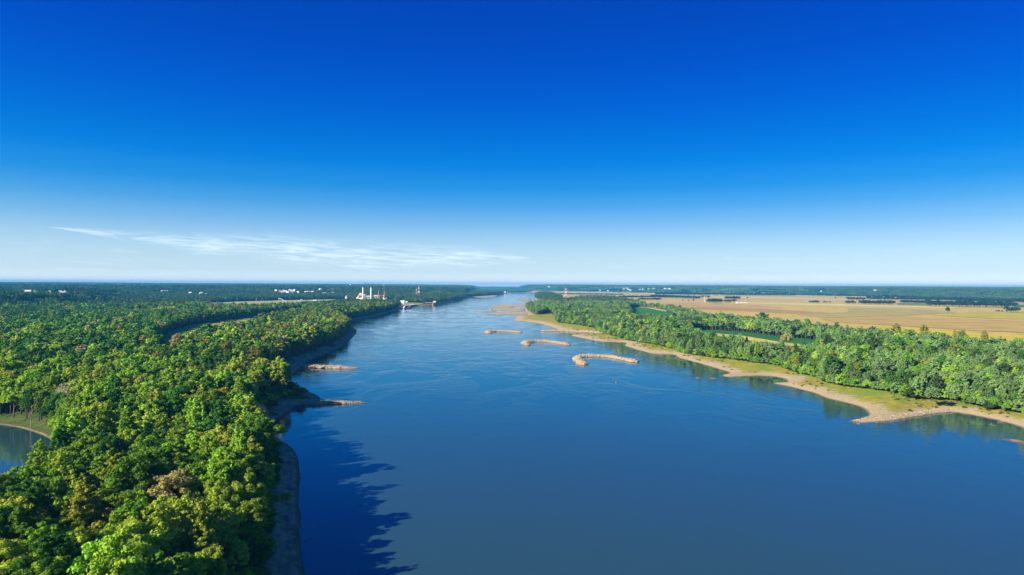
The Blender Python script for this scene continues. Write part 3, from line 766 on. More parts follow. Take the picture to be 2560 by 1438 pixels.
EXCL = (LANE, PLANT_FIELD, DOCK_YARD, TAN_CUT, POND_CLEAR)
def gather():
    rng = RNG
    X, Y = jitter_grid(-2300, 60, 120, 2700, 7.8, rng)
    k = in_view(X, Y, 4) & (np.hypot(X, Y) < 2700) & ~side_is_right(X, Y); X, Y = X[k], Y[k]
    sd = water_sd(X, Y)
    rr0 = np.hypot(X, Y)
    pd = sdist(POND, X, Y); sd = np.where(pd < 80, np.maximum(sd, np.where(pd > 2.5, 40, 0)), sd)
    k = sd > np.where(rr0 < 420, 12, 12) + 8 * vnoise(X, Y, 30, 77) + 12 * sstep(520, 600, rr0) * sstep(1050, 900, rr0)
    for P in EXCL: k &= ~in_poly(P, X, Y)
    X, Y, sd = X[k], Y[k], sd[k]
    left = (X, Y, sd, pick_colour(left_weights(X, Y), rng), np.zeros(len(X), bool))
    X, Y = jitter_grid(60, 2700, 250, 3300, 7.6, rng)
    k = in_view(X, Y, 4) & (np.hypot(X, Y) < 3300); X, Y = X[k], Y[k]
    k = in_poly(RFOREST, X, Y) & ~in_poly(GREEN1, X, Y) & ~in_poly(GREEN2, X, Y); X, Y = X[k], Y[k]
    sd = water_sd(X, Y); k = sd > 8; X, Y, sd = X[k], Y[k], sd[k]
    rightt = (X, Y, sd, pick_colour(right_weights(X, Y), rng), np.ones(len(X), bool))
    return [np.concatenate(p) for p in zip(left, rightt)]

TX, TY, TSD, TC, TR = gather()
nT = len(TX)
TZ = ground_height(TX, TY, TSD) - .3
SIZE = (.62 + .74 * RNG.random(nT) ** 1.15) * (1 - .25 * np.clip((26 - TSD) / 14, 0, 1) * (~TR)) * np.where(TR, .84, 1.0)
# smaller trees on the outer edge of the right-hand wood
SC = np.stack([SIZE * RNG.uniform(.72, 1.02, nT), SIZE * RNG.uniform(.72, 1.02, nT), (.25 + .75 * SIZE) * RNG.uniform(.86, 1.08, nT)], 1)
ROT = RNG.uniform(0, 6.283, nT)
PROTO = RNG.integers(0, 7, nT)
TINT = PA[TC] * RNG.uniform(.70, 1.25, (nT, 1)) * RNG.uniform(.92, 1.08, (nT, 3)) * (.74 + .62 * vnoise(TX, TY, 130, 61))[:, None]
SC *= (.78 + .42 * vnoise(TX, TY, 45, 63))[:, None]
bare = (TC == KEYS.index('grey')) | ((TC == KEYS.index('tan')) & (RNG.random(nT) < .25))
PROTO = np.where(bare, 7 + RNG.integers(0, 2, nT), PROTO)
DIST = np.hypot(TX, TY)

def plant_tree(name, loc, rz, scl, proto, tint_, label, group, category='tree'):
    t = empty(name, loc, rz, tuple(float(s) for s in scl))
    tag(t, label, category, group)
    c = mesh_obj('crown', CROWN_ME[proto], t); c['tint'] = [*[float(v) for v in tint_], 1.0]
    mesh_obj('trunk', TRUNK_ME[proto], t)
    return t

# trees that stand out by colour, shrubs on the banks
HEROES = [  # px, py of the crown's middle, colour, prototype, size, name, label
    (432, 1262, 'tan', 4, 1.12, 'broadleaf_tree', 'big tan brown tree standing out of the green wood near the bottom left'),
    (205, 1318, 'olive', 2, 1.15, 'broadleaf_tree', 'olive tree with pale limbs near the bottom left corner'),
    (420, 1078, 'gold', 3, .95, 'broadleaf_tree', 'golden tree in the middle of the left wood'),
    (597, 1165, 'gold', 5, .85, 'broadleaf_tree', 'bright golden tree at the edge of the left bank'),
    (640, 1068, 'lime', 0, 1.0, 'broadleaf_tree', 'pale yellow-green tree leaning over the water at the bank corner'),
    (652, 1036, 'grey', 7, .95, 'bare_tree', 'bare grey tree above the pale yellow-green tree at the bank corner'),
    (395, 1378, 'lime', 2, 1.2, 'broadleaf_tree', 'tall yellow tree at the bottom edge of the picture'),
    (330, 1392, 'lime', 5, 1.15, 'broadleaf_tree', 'yellow tree with upright plumes left of the tall yellow one'),
    (455, 1352, 'lime', 2, 1.1, 'broadleaf_tree', 'narrow yellow tree right of the tall yellow one'),
    (268, 1340, 'olive', 1, 1.0, 'broadleaf_tree', 'brownish tree behind the yellow trees at the bottom edge'),
    (560, 1345, 'lime', 6, .9, 'broadleaf_tree', 'sunlit crown above the dark bank at the bottom'),
    (232, 1118, 'grey', 8, .9, 'bare_tree', 'bare grey tree right of the backwater pond'),
    (120, 1165, 'grey', 7, .8, 'bare_tree', 'half-bare grey tree in front of the pond'),
    (300, 1060, 'grey', 8, .75, 'bare_tree', 'slim bare tree in the wood above the pond'),
    (358, 872, 'tan', 2, 1.25, 'broadleaf_tree', 'tall tan tree before the grassy lane'),
    (318, 858, 'tan', 0, 1.1, 'broadleaf_tree', 'rounded tan tree left of the tall tan one'),
    (447, 862, 'tan', 4, 1.35, 'broadleaf_tree', 'broad tan tree right of the grassy lane'),
    (492, 862, 'olive', 2, 1.2, 'broadleaf_tree', 'upright olive tree in the middle left wood'),
    (540, 868, 'grey', 8, 1.2, 'bare_tree', 'pale grey tree in the middle left wood'),
    (580, 850, 'olive', 0, 1.2, 'broadleaf_tree', 'olive tree beside the pale grey tree'),
    (640, 835, 'tan', 1, 1.3, 'broadleaf_tree', 'tan brown tree above the wooded bend'),
    (720, 830, 'olive', 4, 1.35, 'broadleaf_tree', 'rounded olive tree near the wooded bend'),
    (790, 790, 'olive', 4, 1.3, 'broadleaf_tree', 'big olive tree near the point of the left bank'),
    (2330, 976, 'sage', 3, .85, 'cottonwood_tree', 'pale green cottonwood beside the grassy spit'),
    (1905, 797, 'deep', 4, 1.45, 'cottonwood_tree', 'big dark tree rising above the field edge'),
    (1967, 848, 'tan', 1, 1.05, 'cottonwood_tree', 'tan tree at the end of the green field'),
    (2240, 826, 'olive', 0, 1.25, 'cottonwood_tree', 'round brownish tree standing above the yellow field edge'),
    (2310, 830, 'olive', 6, 1.15, 'cottonwood_tree', 'second round brownish tree along the yellow field edge'),
    (2400, 838, 'olive', 3, 1.25, 'cottonwood_tree', 'third round brownish tree along the yellow field edge'),
    (2462, 844, 'olive', 5, 1.15, 'cottonwood_tree', 'slim brownish tree near the right edge of the field border')]
for hx, hy, hc, hp, hs, hn, hl_ in HEROES:
    x_, y_ = G(hx, hy, 14.0 * hs + 4); sd_ = float(water_sd(np.array([x_]), np.array([y_]))[0])
    z_ = float(ground_height(np.array([x_]), np.array([y_]), np.array([max(sd_, 3.0)]))[0]) - .3
    kp = np.hypot(TX - x_, TY - y_) > 6.5 * hs
    TX, TY, TZ, TSD, TC, TR, SC, ROT, PROTO, TINT, DIST = [a[kp] for a in (TX, TY, TZ, TSD, TC, TR, SC, ROT, PROTO, TINT, DIST)]
    plant_tree(hn, (x_, y_, z_), RNG.uniform(0, 6), (hs * 1.05, hs * 1.05, hs), hp, np.array(PAL[hc]) * RNG.uniform(.95, 1.15), hl_, None)
nT = len(TX)
SAPLINGS = [(752, 882, .34), (762, 894, .34), (717, 896, .42), (680, 915, .55), (664, 935, .45), (672, 996, .5), (715, 1248, .3), (2232, 1000, .3), (2560, 1040, .36), (2440, 1012, .4), (1790, 893, .35), (1545, 846, .35)]
SAP_L = ['tiny sunlit bush highest on the shaded bank', 'small sunlit tree above the upper rock dike', 'small round bush on the shaded bank slope', 'larger sunlit bush left of the upper rock dike',
         'yellow bush below the larger sunlit bush', 'yellow bush left of the lower rock dike', 'low shrub on the dark bank at the bottom', 'low shrub at the foot of the right wood', 'low bush at the right edge of the picture',
         'rounded bush above the pale gravel on the right', 'low bush at the foot of the middle right wood', 'small bush on the far grassy shore']
for (hx, hy, hs), hl_ in zip(SAPLINGS, SAP_L):
    x_, y_ = G(hx, hy, 4.0); sd_ = float(water_sd(np.array([x_]), np.array([y_]))[0])
    z_ = float(ground_height(np.array([x_]), np.array([y_]), np.array([max(sd_, 2.0)]))[0]) - 1.2
    plant_tree('sapling', (x_, y_, z_), RNG.uniform(0, 6), (hs, hs, hs), int(RNG.integers(0, 7)), np.array(PAL['lime' if hx < 1000 else 'bright']), hl_, None, 'sapling')

# the trees that show largest are individuals
px, py, w = project(TX, TY, TZ + 15 * SC[:, 2])
vis = (px > -15) & (px < 2575) & (py < 1480) & (w > 0)
front = np.where(TR, 1.25, 1.0)
score = np.where(vis, SC[:, 0] * front / w, 0)
N_SINGLE = 292
single = np.argsort(-score)[:N_SINGLE]
is_single = np.zeros(nT, bool); is_single[single] = True

COLWORD = {'deep': 'dark green', 'mid': 'mid green', 'bright': 'bright green', 'lime': 'yellow-green', 'gold': 'golden yellow', 'tan': 'tan brown',
           'olive': 'olive brown', 'grey': 'grey half-bare', 'sage': 'grey-green', 'dark': 'very dark green'}
def tree_place(i):
    if TR[i]: return ('beside the right-hand sandy shore' if TSD[i] < 60 else 'in the right-bank wood')
    pd = seg_dist(POND, TX[i:i + 1], TY[i:i + 1])[0]
    if pd < 28: return 'beside the backwater pond'
    if TSD[i] < 34: return 'on the shaded edge of the left bank'
    if py[i] > 1290: return 'at the bottom left of the wood'
    if py[i] > 1180: return 'in the left wood below the pond'
    return 'in the left wood above the pond'
def tree_size(i): return 'tall' if SC[i, 2] > 1.06 else ('small' if SC[i, 2] < .86 else 'broad' if SC[i, 0] > .92 else 'rounded')
ORD = ['first', 'second', 'third', 'fourth', 'fifth', 'sixth', 'seventh', 'eighth', 'ninth', 'tenth', 'eleventh', 'twelfth', 'thirteenth', 'fourteenth', 'fifteenth', 'sixteenth', 'seventeenth', 'eighteenth', 'nineteenth', 'twentieth']
def ranked(keys, xs):
    """keys: shared description of each thing, xs: its column -> label that adds its rank from the left among its like"""
    out = list(keys); by = {}
    for i, k in enumerate(keys): by.setdefault(k, []).append(i)
    for k, ii in by.items():
        if len(ii) < 2: continue
        for rnk, i in enumerate(sorted(ii, key=lambda q: xs[q])):
            out[i] = f'{k}, ' + ('leftmost' if rnk == 0 else 'rightmost' if rnk == len(ii) - 1 else (ORD[rnk] if rnk < 20 else f'{rnk + 1}th') + ' from left')
    return out
keys_ = []
for i in single:
    kw = KEYS[TC[i]]; word = COLWORD[kw] + (' half-bare' if PROTO[i] >= 7 and 'bare' not in COLWORD[kw] else '')
    keys_.append(f'{tree_size(i)} {word} tree {tree_place(i)}')
for i, key, lb in zip(single, keys_, ranked(keys_, [px[i] for i in single])):
    nm = 'bare_tree' if PROTO[i] >= 7 else ('cottonwood_tree' if TR[i] else 'broadleaf_tree')
    plant_tree(nm, (TX[i], TY[i], TZ[i]), ROT[i], SC[i], int(PROTO[i]), TINT[i], lb, 'trees of the right-bank wood' if TR[i] else 'trees of the left wood')

LOD = np.where(TR, 1100, 850)
for rside, nm, lb in ((False, 'floodplain_forest', 'dense green forest filling the left bank'), (True, 'riverside_wood', 'belt of leafy wood along the right bank')):
    for hi in (True, False):
        k = (TR == rside) & ~is_single & ((DIST < LOD) == hi)
        if not k.any(): continue
        pr = PROTO[k] if hi else np.minimum(PROTO[k], 6)
        scatter(nm, 'tree_near' if hi else 'tree_mid', TX[k], TY[k], TZ[k], SC[k], ROT[k], pr, TINT[k], lb + (', nearer part' if hi else ', farther part'))


# ------------------------------------------------------------------ where the far buildings stand
def on_ground(px_, py_, canopy=0.0, d_min=2600.0):
    """first point along a pixel's ray that meets the land (raised by the canopy that hides the feet)"""
    d = FW + RT * ((px_ - CX) / F) - UP * ((py_ - CY) / F)
    t = np.geomspace(d_min, 24500, 1500); X, Y, Z = d[0] * t / d[1], t, H + d[2] * t / d[1]
    gz = PLAIN + hills(X, Y); hit = np.nonzero(Z <= gz + canopy)[0]
    i = hit[0] if len(hit) else int(len(t) * .86)
    return float(X[i]), float(Y[i]), float(gz[i])
SUBURB = [(690, 728), (700, 729), (706, 732), (712, 733.5), (718, 736), (724, 727), (729, 728.5), (731, 735), (736, 727), (714, 730), (720, 731.5),
          (708, 728.5), (745, 732), (755, 732.5), (762, 733), (768, 731.8), (775, 731), (782, 732), (788, 732.3), (711, 742), (717, 742.5),
          (801, 725.5), (806, 728), (822, 726.5), (830, 726), (851, 725.5), (858, 725.5), (808, 736), (815, 735.5), (825, 735), (832, 734), (690, 741), (640, 741)]
SUB_XY = [on_ground(x, y, 4) for x, y in SUBURB]
WHITES = [(70, 730, 24), (87, 730, 11), (114, 731.5, 11), (125, 730.5, 15), (151, 730, 13), (163, 730, 11), (156, 735, 16), (168, 735, 11), (183, 722.5, 20),
          (224, 712.7, 90), (240, 712.7, 110), (252, 712.5, 70), (288, 712.8, 60), (300, 712.8, 110), (318, 712.2, 50), (327, 712, 50), (378, 711.5, 110), (396, 711.5, 110),
          (404, 715.5, 90), (374, 718, 40), (384, 718, 30), (424, 721, 30), (407, 729, 22), (413, 728, 14), (418, 728, 14), (476, 733.5, 26), (488, 735.5, 18), (503, 734, 24), (515, 736, 14),
          (1560, 722, 30), (1566, 720.5, 35), (1571, 723, 30), (1576, 725.5, 25), (1600, 723.5, 30), (1608, 723, 30), (1622, 722, 30), (1634, 721.5, 35), (1664, 721.5, 40), (1674, 721.8, 30),
          (1680, 726.5, 15), (1885, 732.7, 14), (1938, 736, 14), (1947, 736, 14), (1960, 736.3, 14), (1972, 736.3, 14), (1984, 737, 14), (2053, 728.5, 14), (2188, 725.5, 30), (2196, 723, 30),
          (2468, 726.5, 30), (1500, 726, 20), (1520, 727, 20), (1462, 728, 18), (1267, 729, 34), (1262, 731, 22), (1372, 717, 40)]
WH_XY = [(*on_ground(x, y, 8, 3000 if x < 1200 else 5500), w_) for x, y, w_ in WHITES]
CLEAR = np.array([p[:2] for p in SUB_XY] + [p[:2] for p in WH_XY]); CLEAR_R = np.array([48.0] * len(SUB_XY) + [55.0 + p[3] * .8 for p in WH_XY])

# farther woods as stands
def far_wood(name, libname, s, r0_, r1_, idxn, label, zs=1.0):
    m = r1_ * .8
    X, Y = jitter_grid(-m, m, r0_ * .7, r1_, s, RNG)
    r = np.hypot(X, Y); k = in_view(X, Y, 4) & (r >= r0_) & (r < r1_); X, Y, r = X[k], Y[k], r[k]
    sd = water_sd(X, Y) if r0_ < 13000 else np.full(X.shape, 5e3)
    k = sd > (24 if s < 60 else 95)
    rg = side_is_right(X, Y)
    hl = hills(X, Y)
    inf = in_poly(RFOREST, X, Y) & (r < 12000)
    # the right-hand plain is open farmland up to the bluffs; beyond the river's end it is wooded again
    az = np.degrees(np.arctan2(X, Y))
    open_plain = rg & ~inf & (hl < 4) & ~((r > 11400) & (az < 3.2))
    k &= ~open_plain
    k &= ~(inf & (in_poly(GREEN1, X, Y) | in_poly(GREEN2, X, Y)))
    k &= ~(rg & (r < 3300) & inf) & ~(~rg & (r < 2700))
    for P in EXCL: k &= ~((sdist(P, X, Y) < (14 if s < 60 else 60)))
    for (cx_, cy_), cr_ in zip(CLEAR, CLEAR_R):
        m_ = np.hypot(cx_, cy_); ux, uy = cx_ / m_, cy_ / m_
        al = (X - cx_) * ux + (Y - cy_) * uy; ac = np.abs(-(X - cx_) * uy + (Y - cy_) * ux)
        k &= ~((ac < cr_) & (al < cr_) & (al > -cr_ * 2.2))
    X, Y, r, hl, rg = X[k], Y[k], r[k], hl[k], rg[k]
    n = len(X)
    sd = sd[k]
    Z = PLAIN + hl - .8 if s < 60 else PLAIN + hl - 2
    W = np.where(rg[:, None], right_weights(X, Y), left_weights(X, Y)) if r0_ < 13000 else right_weights(X, Y)
    cc = pick_colour(W, RNG)
    T_ = PA[cc] * .42 + np.array([.05, .095, .03]) * .45
    T_ = T_ * RNG.uniform(.75, 1.25, (n, 1))
    sv = RNG.uniform(.85, 1.15, (n, 1)) * np.array([[1, 1, zs]])
    scatter(name, libname, X, Y, Z, sv, RNG.uniform(0, 6.28, n), RNG.integers(0, idxn, n), T_, label)
    return n
n1 = far_wood('distant_forest', 'stand_far', 34.0, 2600, 8200, 5, 'distant forest on the plain and the near hills')
n2 = far_wood('far_woodland', 'woodland', 150.0, 8100, 16000, 4, 'far blue woodland on the bluffs and uplands')
n3 = far_wood('horizon_woodland', 'woodland', 300.0, 16000, 25600, 4, 'hazy woodland along the horizon', 1.3)

# shrubs and low willows at the foot of both woods
SHR = []
for k in range(4):
    V, T = crown_arrays(1300 + k, 3.4, .2, 6.5 + k * .6, 34, 1.1, 34, .34)
    SHR.append((V, T, None, M_LEAF))
library('shrub', SHR)
def shrubs():
    X, Y = jitter_grid(-260, 60, 120, 1200, 4.6, RNG); sd = sdist(RIVER, X, Y)
    k = in_view(X, Y) & (sd > 10.5) & (sd < 26) & ~side_is_right(X, Y); X, Y, sd = X[k], Y[k], sd[k]
    k = RNG.random(len(X)) < sstep(7, 17, sd) * .9
    a = (X[k], Y[k], sd[k], PA[RNG.choice([0, 1, 2, 3], k.sum(), p=[.4, .3, .2, .1])])
    X, Y = jitter_grid(-420, -150, 250, 600, 4.4, RNG); pd = sdist(POND, X, Y)
    k = in_poly(POND_CLEAR, X, Y) & (pd > 3.5) & (RNG.random(len(X)) < .7); n = k.sum()
    scatter('pond_shrubs', 'shrub', X[k], Y[k], ground_height(X[k], Y[k], pd[k]) - .4, RNG.uniform(.25, .75, (n, 1)) * np.array([[1.2, 1.2, .9]]), RNG.uniform(0, 6, n), RNG.integers(0, 4, n), PA[RNG.choice([0, 1, 2], n)], 'low shrubs round the backwater pond')
    X, Y = jitter_grid(60, 900, 250, 1900, 5.0, RNG); k = in_view(X, Y); X, Y = X[k], Y[k]
    fd = sdist(RFOREST, X, Y); k = (fd > -16) & (fd < 3.5); X, Y = X[k], Y[k]; sd = sdist(RIVER, X, Y)
    k = (sd > 9) & (sd < 260) & (RNG.random(len(X)) < .8)
    b = (X[k], Y[k], sd[k], PA[RNG.choice([1, 2, 8, 9], k.sum(), p=[.25, .2, .4, .15])])
    X, Y = jitter_grid(60, 700, 250, 1500, 6.0, RNG); k = in_view(X, Y) & side_is_right(X, Y); X, Y = X[k], Y[k]; fd = sdist(RFOREST, X, Y); sd = sdist(RIVER, X, Y)
    k = (fd > 3) & (sd > 7) & (sd < 90) & (RNG.random(len(X)) < .32 * (vnoise(X, Y, 40, 8) > .5)); n = k.sum()
    scatter('shore_weeds', 'shrub', X[k], Y[k], ground_height(X[k], Y[k], sd[k]) - .2, RNG.uniform(.1, .3, (n, 1)) * np.array([[1.5, 1.5, .8]]), RNG.uniform(0, 6, n), RNG.integers(0, 4, n),
            np.array([.17, .19, .04]) * RNG.uniform(.6, 1.2, (n, 1)), 'weeds and seedlings scattered over the grassy right shore')
    lg = MB(); lg.tube([(-2.5, 0, .2), (0, .2, .3), (2.4, -.1, .35)], [.26, .22, .1], 6); lg.tube([(.5, .1, .3), (1.2, .9, .9), (1.5, 1.5, 1.1)], [.1, .07, .02], 4)
    lm = raw_mesh('drift_log', lg.v, lg.f, (M_WOOD,)); lo = bpy.data.objects.new('drift_log', lm); lc = bpy.data.collections.new('drift_logs'); lc.objects.link(lo); LIB['drift_logs'] = lc
    X, Y = jitter_grid(60, 700, 250, 1300, 7.0, RNG); k = in_view(X, Y) & side_is_right(X, Y); X, Y = X[k], Y[k]; sd = sdist(RIVER, X, Y)
    k = (sd > 5) & (sd < 26) & (RNG.random(len(X)) < .16); n = k.sum()
    scatter('driftwood_litter', 'drift_logs', X[k], Y[k], ground_height(X[k], Y[k], sd[k]), RNG.uniform(.25, .6, (n, 1)) * np.ones((1, 3)), RNG.uniform(0, 6, n), np.zeros(n), np.full((n, 3), .4), 'driftwood stranded along the right shore')
    for nm, (X, Y, sd, T_), lb, sc_ in (('bank_shrubs', a, 'dark shrubs at the foot of the left wood', .8), ('willow_scrub', b, 'willow scrub along the foot of the right wood', 1.25)):
        n = len(X); s_ = RNG.uniform(.55, 1.2, (n, 1)) * sc_ * np.array([[1, 1, 1.05]])
        scatter(nm, 'shrub', X, Y, ground_height(X, Y, sd) - .4, s_, RNG.uniform(0, 6.28, n), RNG.integers(0, 4, n), T_ * RNG.uniform(.8, 1.2, (n, 1)), lb)
shrubs()

# copses and tree rows standing in the fields
def hedge(label, x0, x1, yb0, yb1, hm, rows=1, name='tree_row'):
    a, b = np.array(G(x0, yb0, PLAIN)), np.array(G(x1, yb1, PLAIN)); L_ = np.linalg.norm(b - a)
    n = max(3, int(L_ / 9)); X, Y = [], []
    for rw in range(rows):
        t = (np.arange(n) + RNG.uniform(-.3, .3, n)) / n
        X.append(a[0] + (b[0] - a[0]) * t + RNG.uniform(-3, 3, n)); Y.append(a[1] + (b[1] - a[1]) * t + rw * 11 + RNG.uniform(-3, 3, n))
    X, Y = np.concatenate(X), np.concatenate(Y); n = len(X); s = hm / 21 * RNG.uniform(.75, 1.12, n)
    scatter(name, 'tree_mid', X, Y, np.full(n, PLAIN - .5), np.stack([s * 1.1, s * 1.1, s], 1), RNG.uniform(0, 6, n), RNG.integers(0, 7, n),
            np.array([.035, .07, .022]) * RNG.uniform(.7, 1.3, (n, 1)), label)
for args in [
    ('dark tree row behind the tan field near the river', 1550, 1682, 745, 744.5, 17, 3), ('long tree row past the tan field', 1630, 1751, 743, 748, 19, 4),
    ('low tree row at the field corner', 1597, 1655, 751.5, 751.5, 16, 2), ('short row beside the white poles', 1756, 1775, 745, 745.5, 18, 2),
    ('square copse with a flat top on the tan fields', 1775, 1808, 758, 758.4, 22, 4), ('small clump left of the square copse', 1766, 1774, 756.5, 756.5, 15, 1),
    ('small copse right of the square copse', 1815, 1831, 757.5, 757.8, 17, 3), ('narrow clump beside the farm sheds', 1831, 1839, 757, 757, 19, 1),
    ('loose copse behind the farm sheds', 1815, 1852, 749, 749, 20, 3), ('thin hedge in the middle of the plain', 2027, 2053, 758.5, 758.8, 14, 2),
    ('short hedge after the thin hedge', 2058, 2077, 758, 758.5, 12, 1), ('dense copse left of the long tree row', 2120, 2143, 760, 760.2, 17, 3),
    ('long dense tree row across the plain', 2155, 2242, 762, 763, 22, 3), ('long tree belt on the right of the plain', 2330, 2545, 767, 770, 27, 4),
    ('tree belt behind the green strip', 2258, 2335, 759, 761.5, 20, 3), ('scattered copse below the bluffs', 2123, 2167, 750.5, 751, 20, 3),
    ('far tree belt below the right bluffs', 2172, 2400, 750, 754, 24, 3), ('low hedge near the golden field', 2490, 2522, 781, 782, 11, 1),
    ('tall clump at the end of the low hedge', 2522, 2556, 782, 783, 22, 2), ('far tree belt continuing right below the bluffs', 2400, 2640, 756, 760, 26, 4),
    ('thin far row below the pale field', 1400, 1560, 737, 738.5, 16, 2), ('bluish far row along the bluff foot', 1640, 1990, 737.5, 740.5, 24, 3)]:
    hedge(*args)

# lone trees on the plain
for hx, hy, hs, lb in [(2369, 784, 1.15, 'lone dark tree standing in the tan field'), (1868, 748, .9, 'lone tree behind the farm sheds'), (1707, 753.5, .6, 'lone bush at the near end of the tan field'),
                       (1721, 754, .62, 'second lone bush at the near end of the tan field'), (1734, 754.5, .8, 'round tree beside the two lone bushes'), (2088, 748.5, .9, 'lone far tree near the white farm')]:
    x_, y_ = G(hx, hy, PLAIN)
    plant_tree('field_tree', (x_, y_, PLAIN - .5), RNG.uniform(0, 6), (hs * 1.15, hs * 1.15, hs * .9), int(RNG.integers(0, 5)), np.array((.035, .07, .022)), lb, None)

# ------------------------------------------------------------------ rock dikes in the river
def rock_dike(path, hw, hh, label, taper=(1, 1), seed=0, stone=1.0):
    P = smooth_line([G(*p) for p in path], 2); rng = np.random.default_rng(seed)
    seg = np.r_[0, np.cumsum(np.hypot(*np.diff(P, axis=0).T))]; n = max(14, int(seg[-1] / 1.6))
    s_ = np.linspace(0, seg[-1], n); X, Y = np.interp(s_, seg, P[:, 0]), np.interp(s_, seg, P[:, 1])
    tx, ty = np.gradient(X), np.gradient(Y); L_ = np.hypot(tx, ty); nx, ny = -ty / L_, tx / L_
    u = s_ / seg[-1]; end = np.minimum(1, np.minimum(u * seg[-1] / (hw * 1.1) / taper[0], (1 - u) * seg[-1] / (hw * 1.1) / taper[1])) ** .6
    prof = np.array([(-1.55, -1.6), (-1.12, -.3), (-.75, .45), (-.34, .88), (0, 1.0), (.34, .9), (.75, .42), (1.12, -.3), (1.55, -1.6)])
    wv = 1 + .36 * (vnoise(s_, s_ * 0 + .5, 17, seed) - .5) * 2; m = len(prof)
    V = np.zeros((n, m, 3))
    for j, (a, b) in enumerate(prof):
        off = a * hw * wv * (.35 + .65 * end)
        V[:, j, 0] = X + nx * off + rng.normal(0, .25, n); V[:, j, 1] = Y + ny * off + rng.normal(0, .25, n)
        V[:, j, 2] = b * hh * (wv if b > 0 else 1) * (end if b > 0 else 1) + rng.normal(0, .30, n)
    ii = np.arange(n * m).reshape(n, m)
    q = np.stack([ii[:-1, :-1].ravel(), ii[:-1, 1:].ravel(), ii[1:, 1:].ravel(), ii[1:, :-1].ravel()], 1)
    o = tag(mesh_obj('rock_dike', raw_mesh('rock_dike', V.reshape(-1, 3), q, (M_ROCKB,))), label, 'rock dike')
    # loose stones over it
    ns = int(seg[-1] * 11); Vs, Fs, b0 = [], [], 0
    for k in range(ns):
        i = rng.integers(0, n); j = rng.uniform(1.0, m - 2.0); j0 = int(j); f = j - j0
        p = V[i, j0] * (1 - f) + V[i, j0 + 1] * f
        sz = (.25 + .85 * rng.random() ** 2.4) * stone
        Vs.append(ICO_V * sz * rng.uniform(.7, 1.3, (len(ICO_V), 1)) * rng.uniform(.6, 1.3, 3) + p); Fs.append(ICO_F + b0); b0 += len(ICO_V)
    mesh_obj('stones', raw_mesh('stones', np.concatenate(Vs), np.concatenate(Fs), (M_ROCK,)), o)['kind'] = 'stuff'
    return o
rock_dike([(1459, 913), (1451, 905), (1441, 897), (1446, 892.5), (1462, 891.5), (1490, 891.5), (1515, 892), (1540, 895.5), (1565, 900.5), (1593, 906.5)], 6.5, 2.8, 'nearest hook-shaped rock dike in the river', seed=1)
rock_dike([(1320, 864), (1313, 859.5), (1315, 856), (1328, 854.5), (1350, 854), (1375, 855), (1395, 858), (1423, 863)], 7.0, 2.8, 'middle hook-shaped rock dike in the river', seed=2)
rock_dike([(1225, 834), (1218, 831.5), (1224, 829.5), (1250, 828.6), (1280, 829.5), (1304, 832)], 7.5, 2.8, 'farthest hook-shaped rock dike in the river', seed=3)
rock_dike([(1352, 828.6), (1380, 828.2), (1410, 828.4), (1450, 829.5), (1486, 831.5)], 7.0, 3.4, 'straight rock dike joined to the right shore', (1, .3), 4)
rock_dike([(742, 915.5), (770, 918), (800, 919.5), (850, 920.5), (897, 921.5)], 7.0, 3.0, 'upper straight rock dike on the left bank', (.3, 3), 5, .6)
rock_dike([(712, 1006), (745, 1009), (800, 1009.5), (850, 1008.5), (911, 1007)], 8.5, 3.6, 'lower straight rock dike on the left bank', (.3, 4), 6, .6)
rock_dike([(2129, 1054), (2165, 1052), (2210, 1049), (2260, 1042), (2310, 1033), (2370, 1027), (2420, 1028), (2465, 1036)], 5.0, 1.5, 'pale rubble ridge along the grassy spit', (1.5, 1), 7, .45)
# shoals just breaking the surface
for k, (sx, sy, sw_, lb) in enumerate([(1542, 888.5, 7, 'pale shoal rock behind the nearest hook dike'), (1591, 889.5, 7, 'pale shoal rock between the hook dike and the shore'), (1612, 888, 3.5, 'tiny shoal rock near the right shore'),
                                       (1745, 946, 6, 'left shoal rock off the bay'), (1783, 946.5, 9, 'long shoal rock off the bay')]):
    rng = np.random.default_rng(50 + k); x_, y_ = G(sx, sy); bm = bmesh.new(); bmesh.ops.create_icosphere(bm, subdivisions=3, radius=1)
    for v in bm.verts:
        d = 1 + .35 * (float(vnoise(np.array([v.co.x * 9 + k * 7]), np.array([v.co.y * 9 + v.co.z * 5]), 4, k)[0]) - .5); v.co = Vector((v.co.x * sw_ * .5, v.co.y * 1.6, v.co.z * .55)) * d
    me = bpy.data.meshes.new('shoal_rock'); bm.to_mesh(me); bm.free(); me.materials.append(M_ROCKB)
    o = mesh_obj('shoal_rock', me); o.location = (x_, y_, .08); tag(o, lb, 'rock')

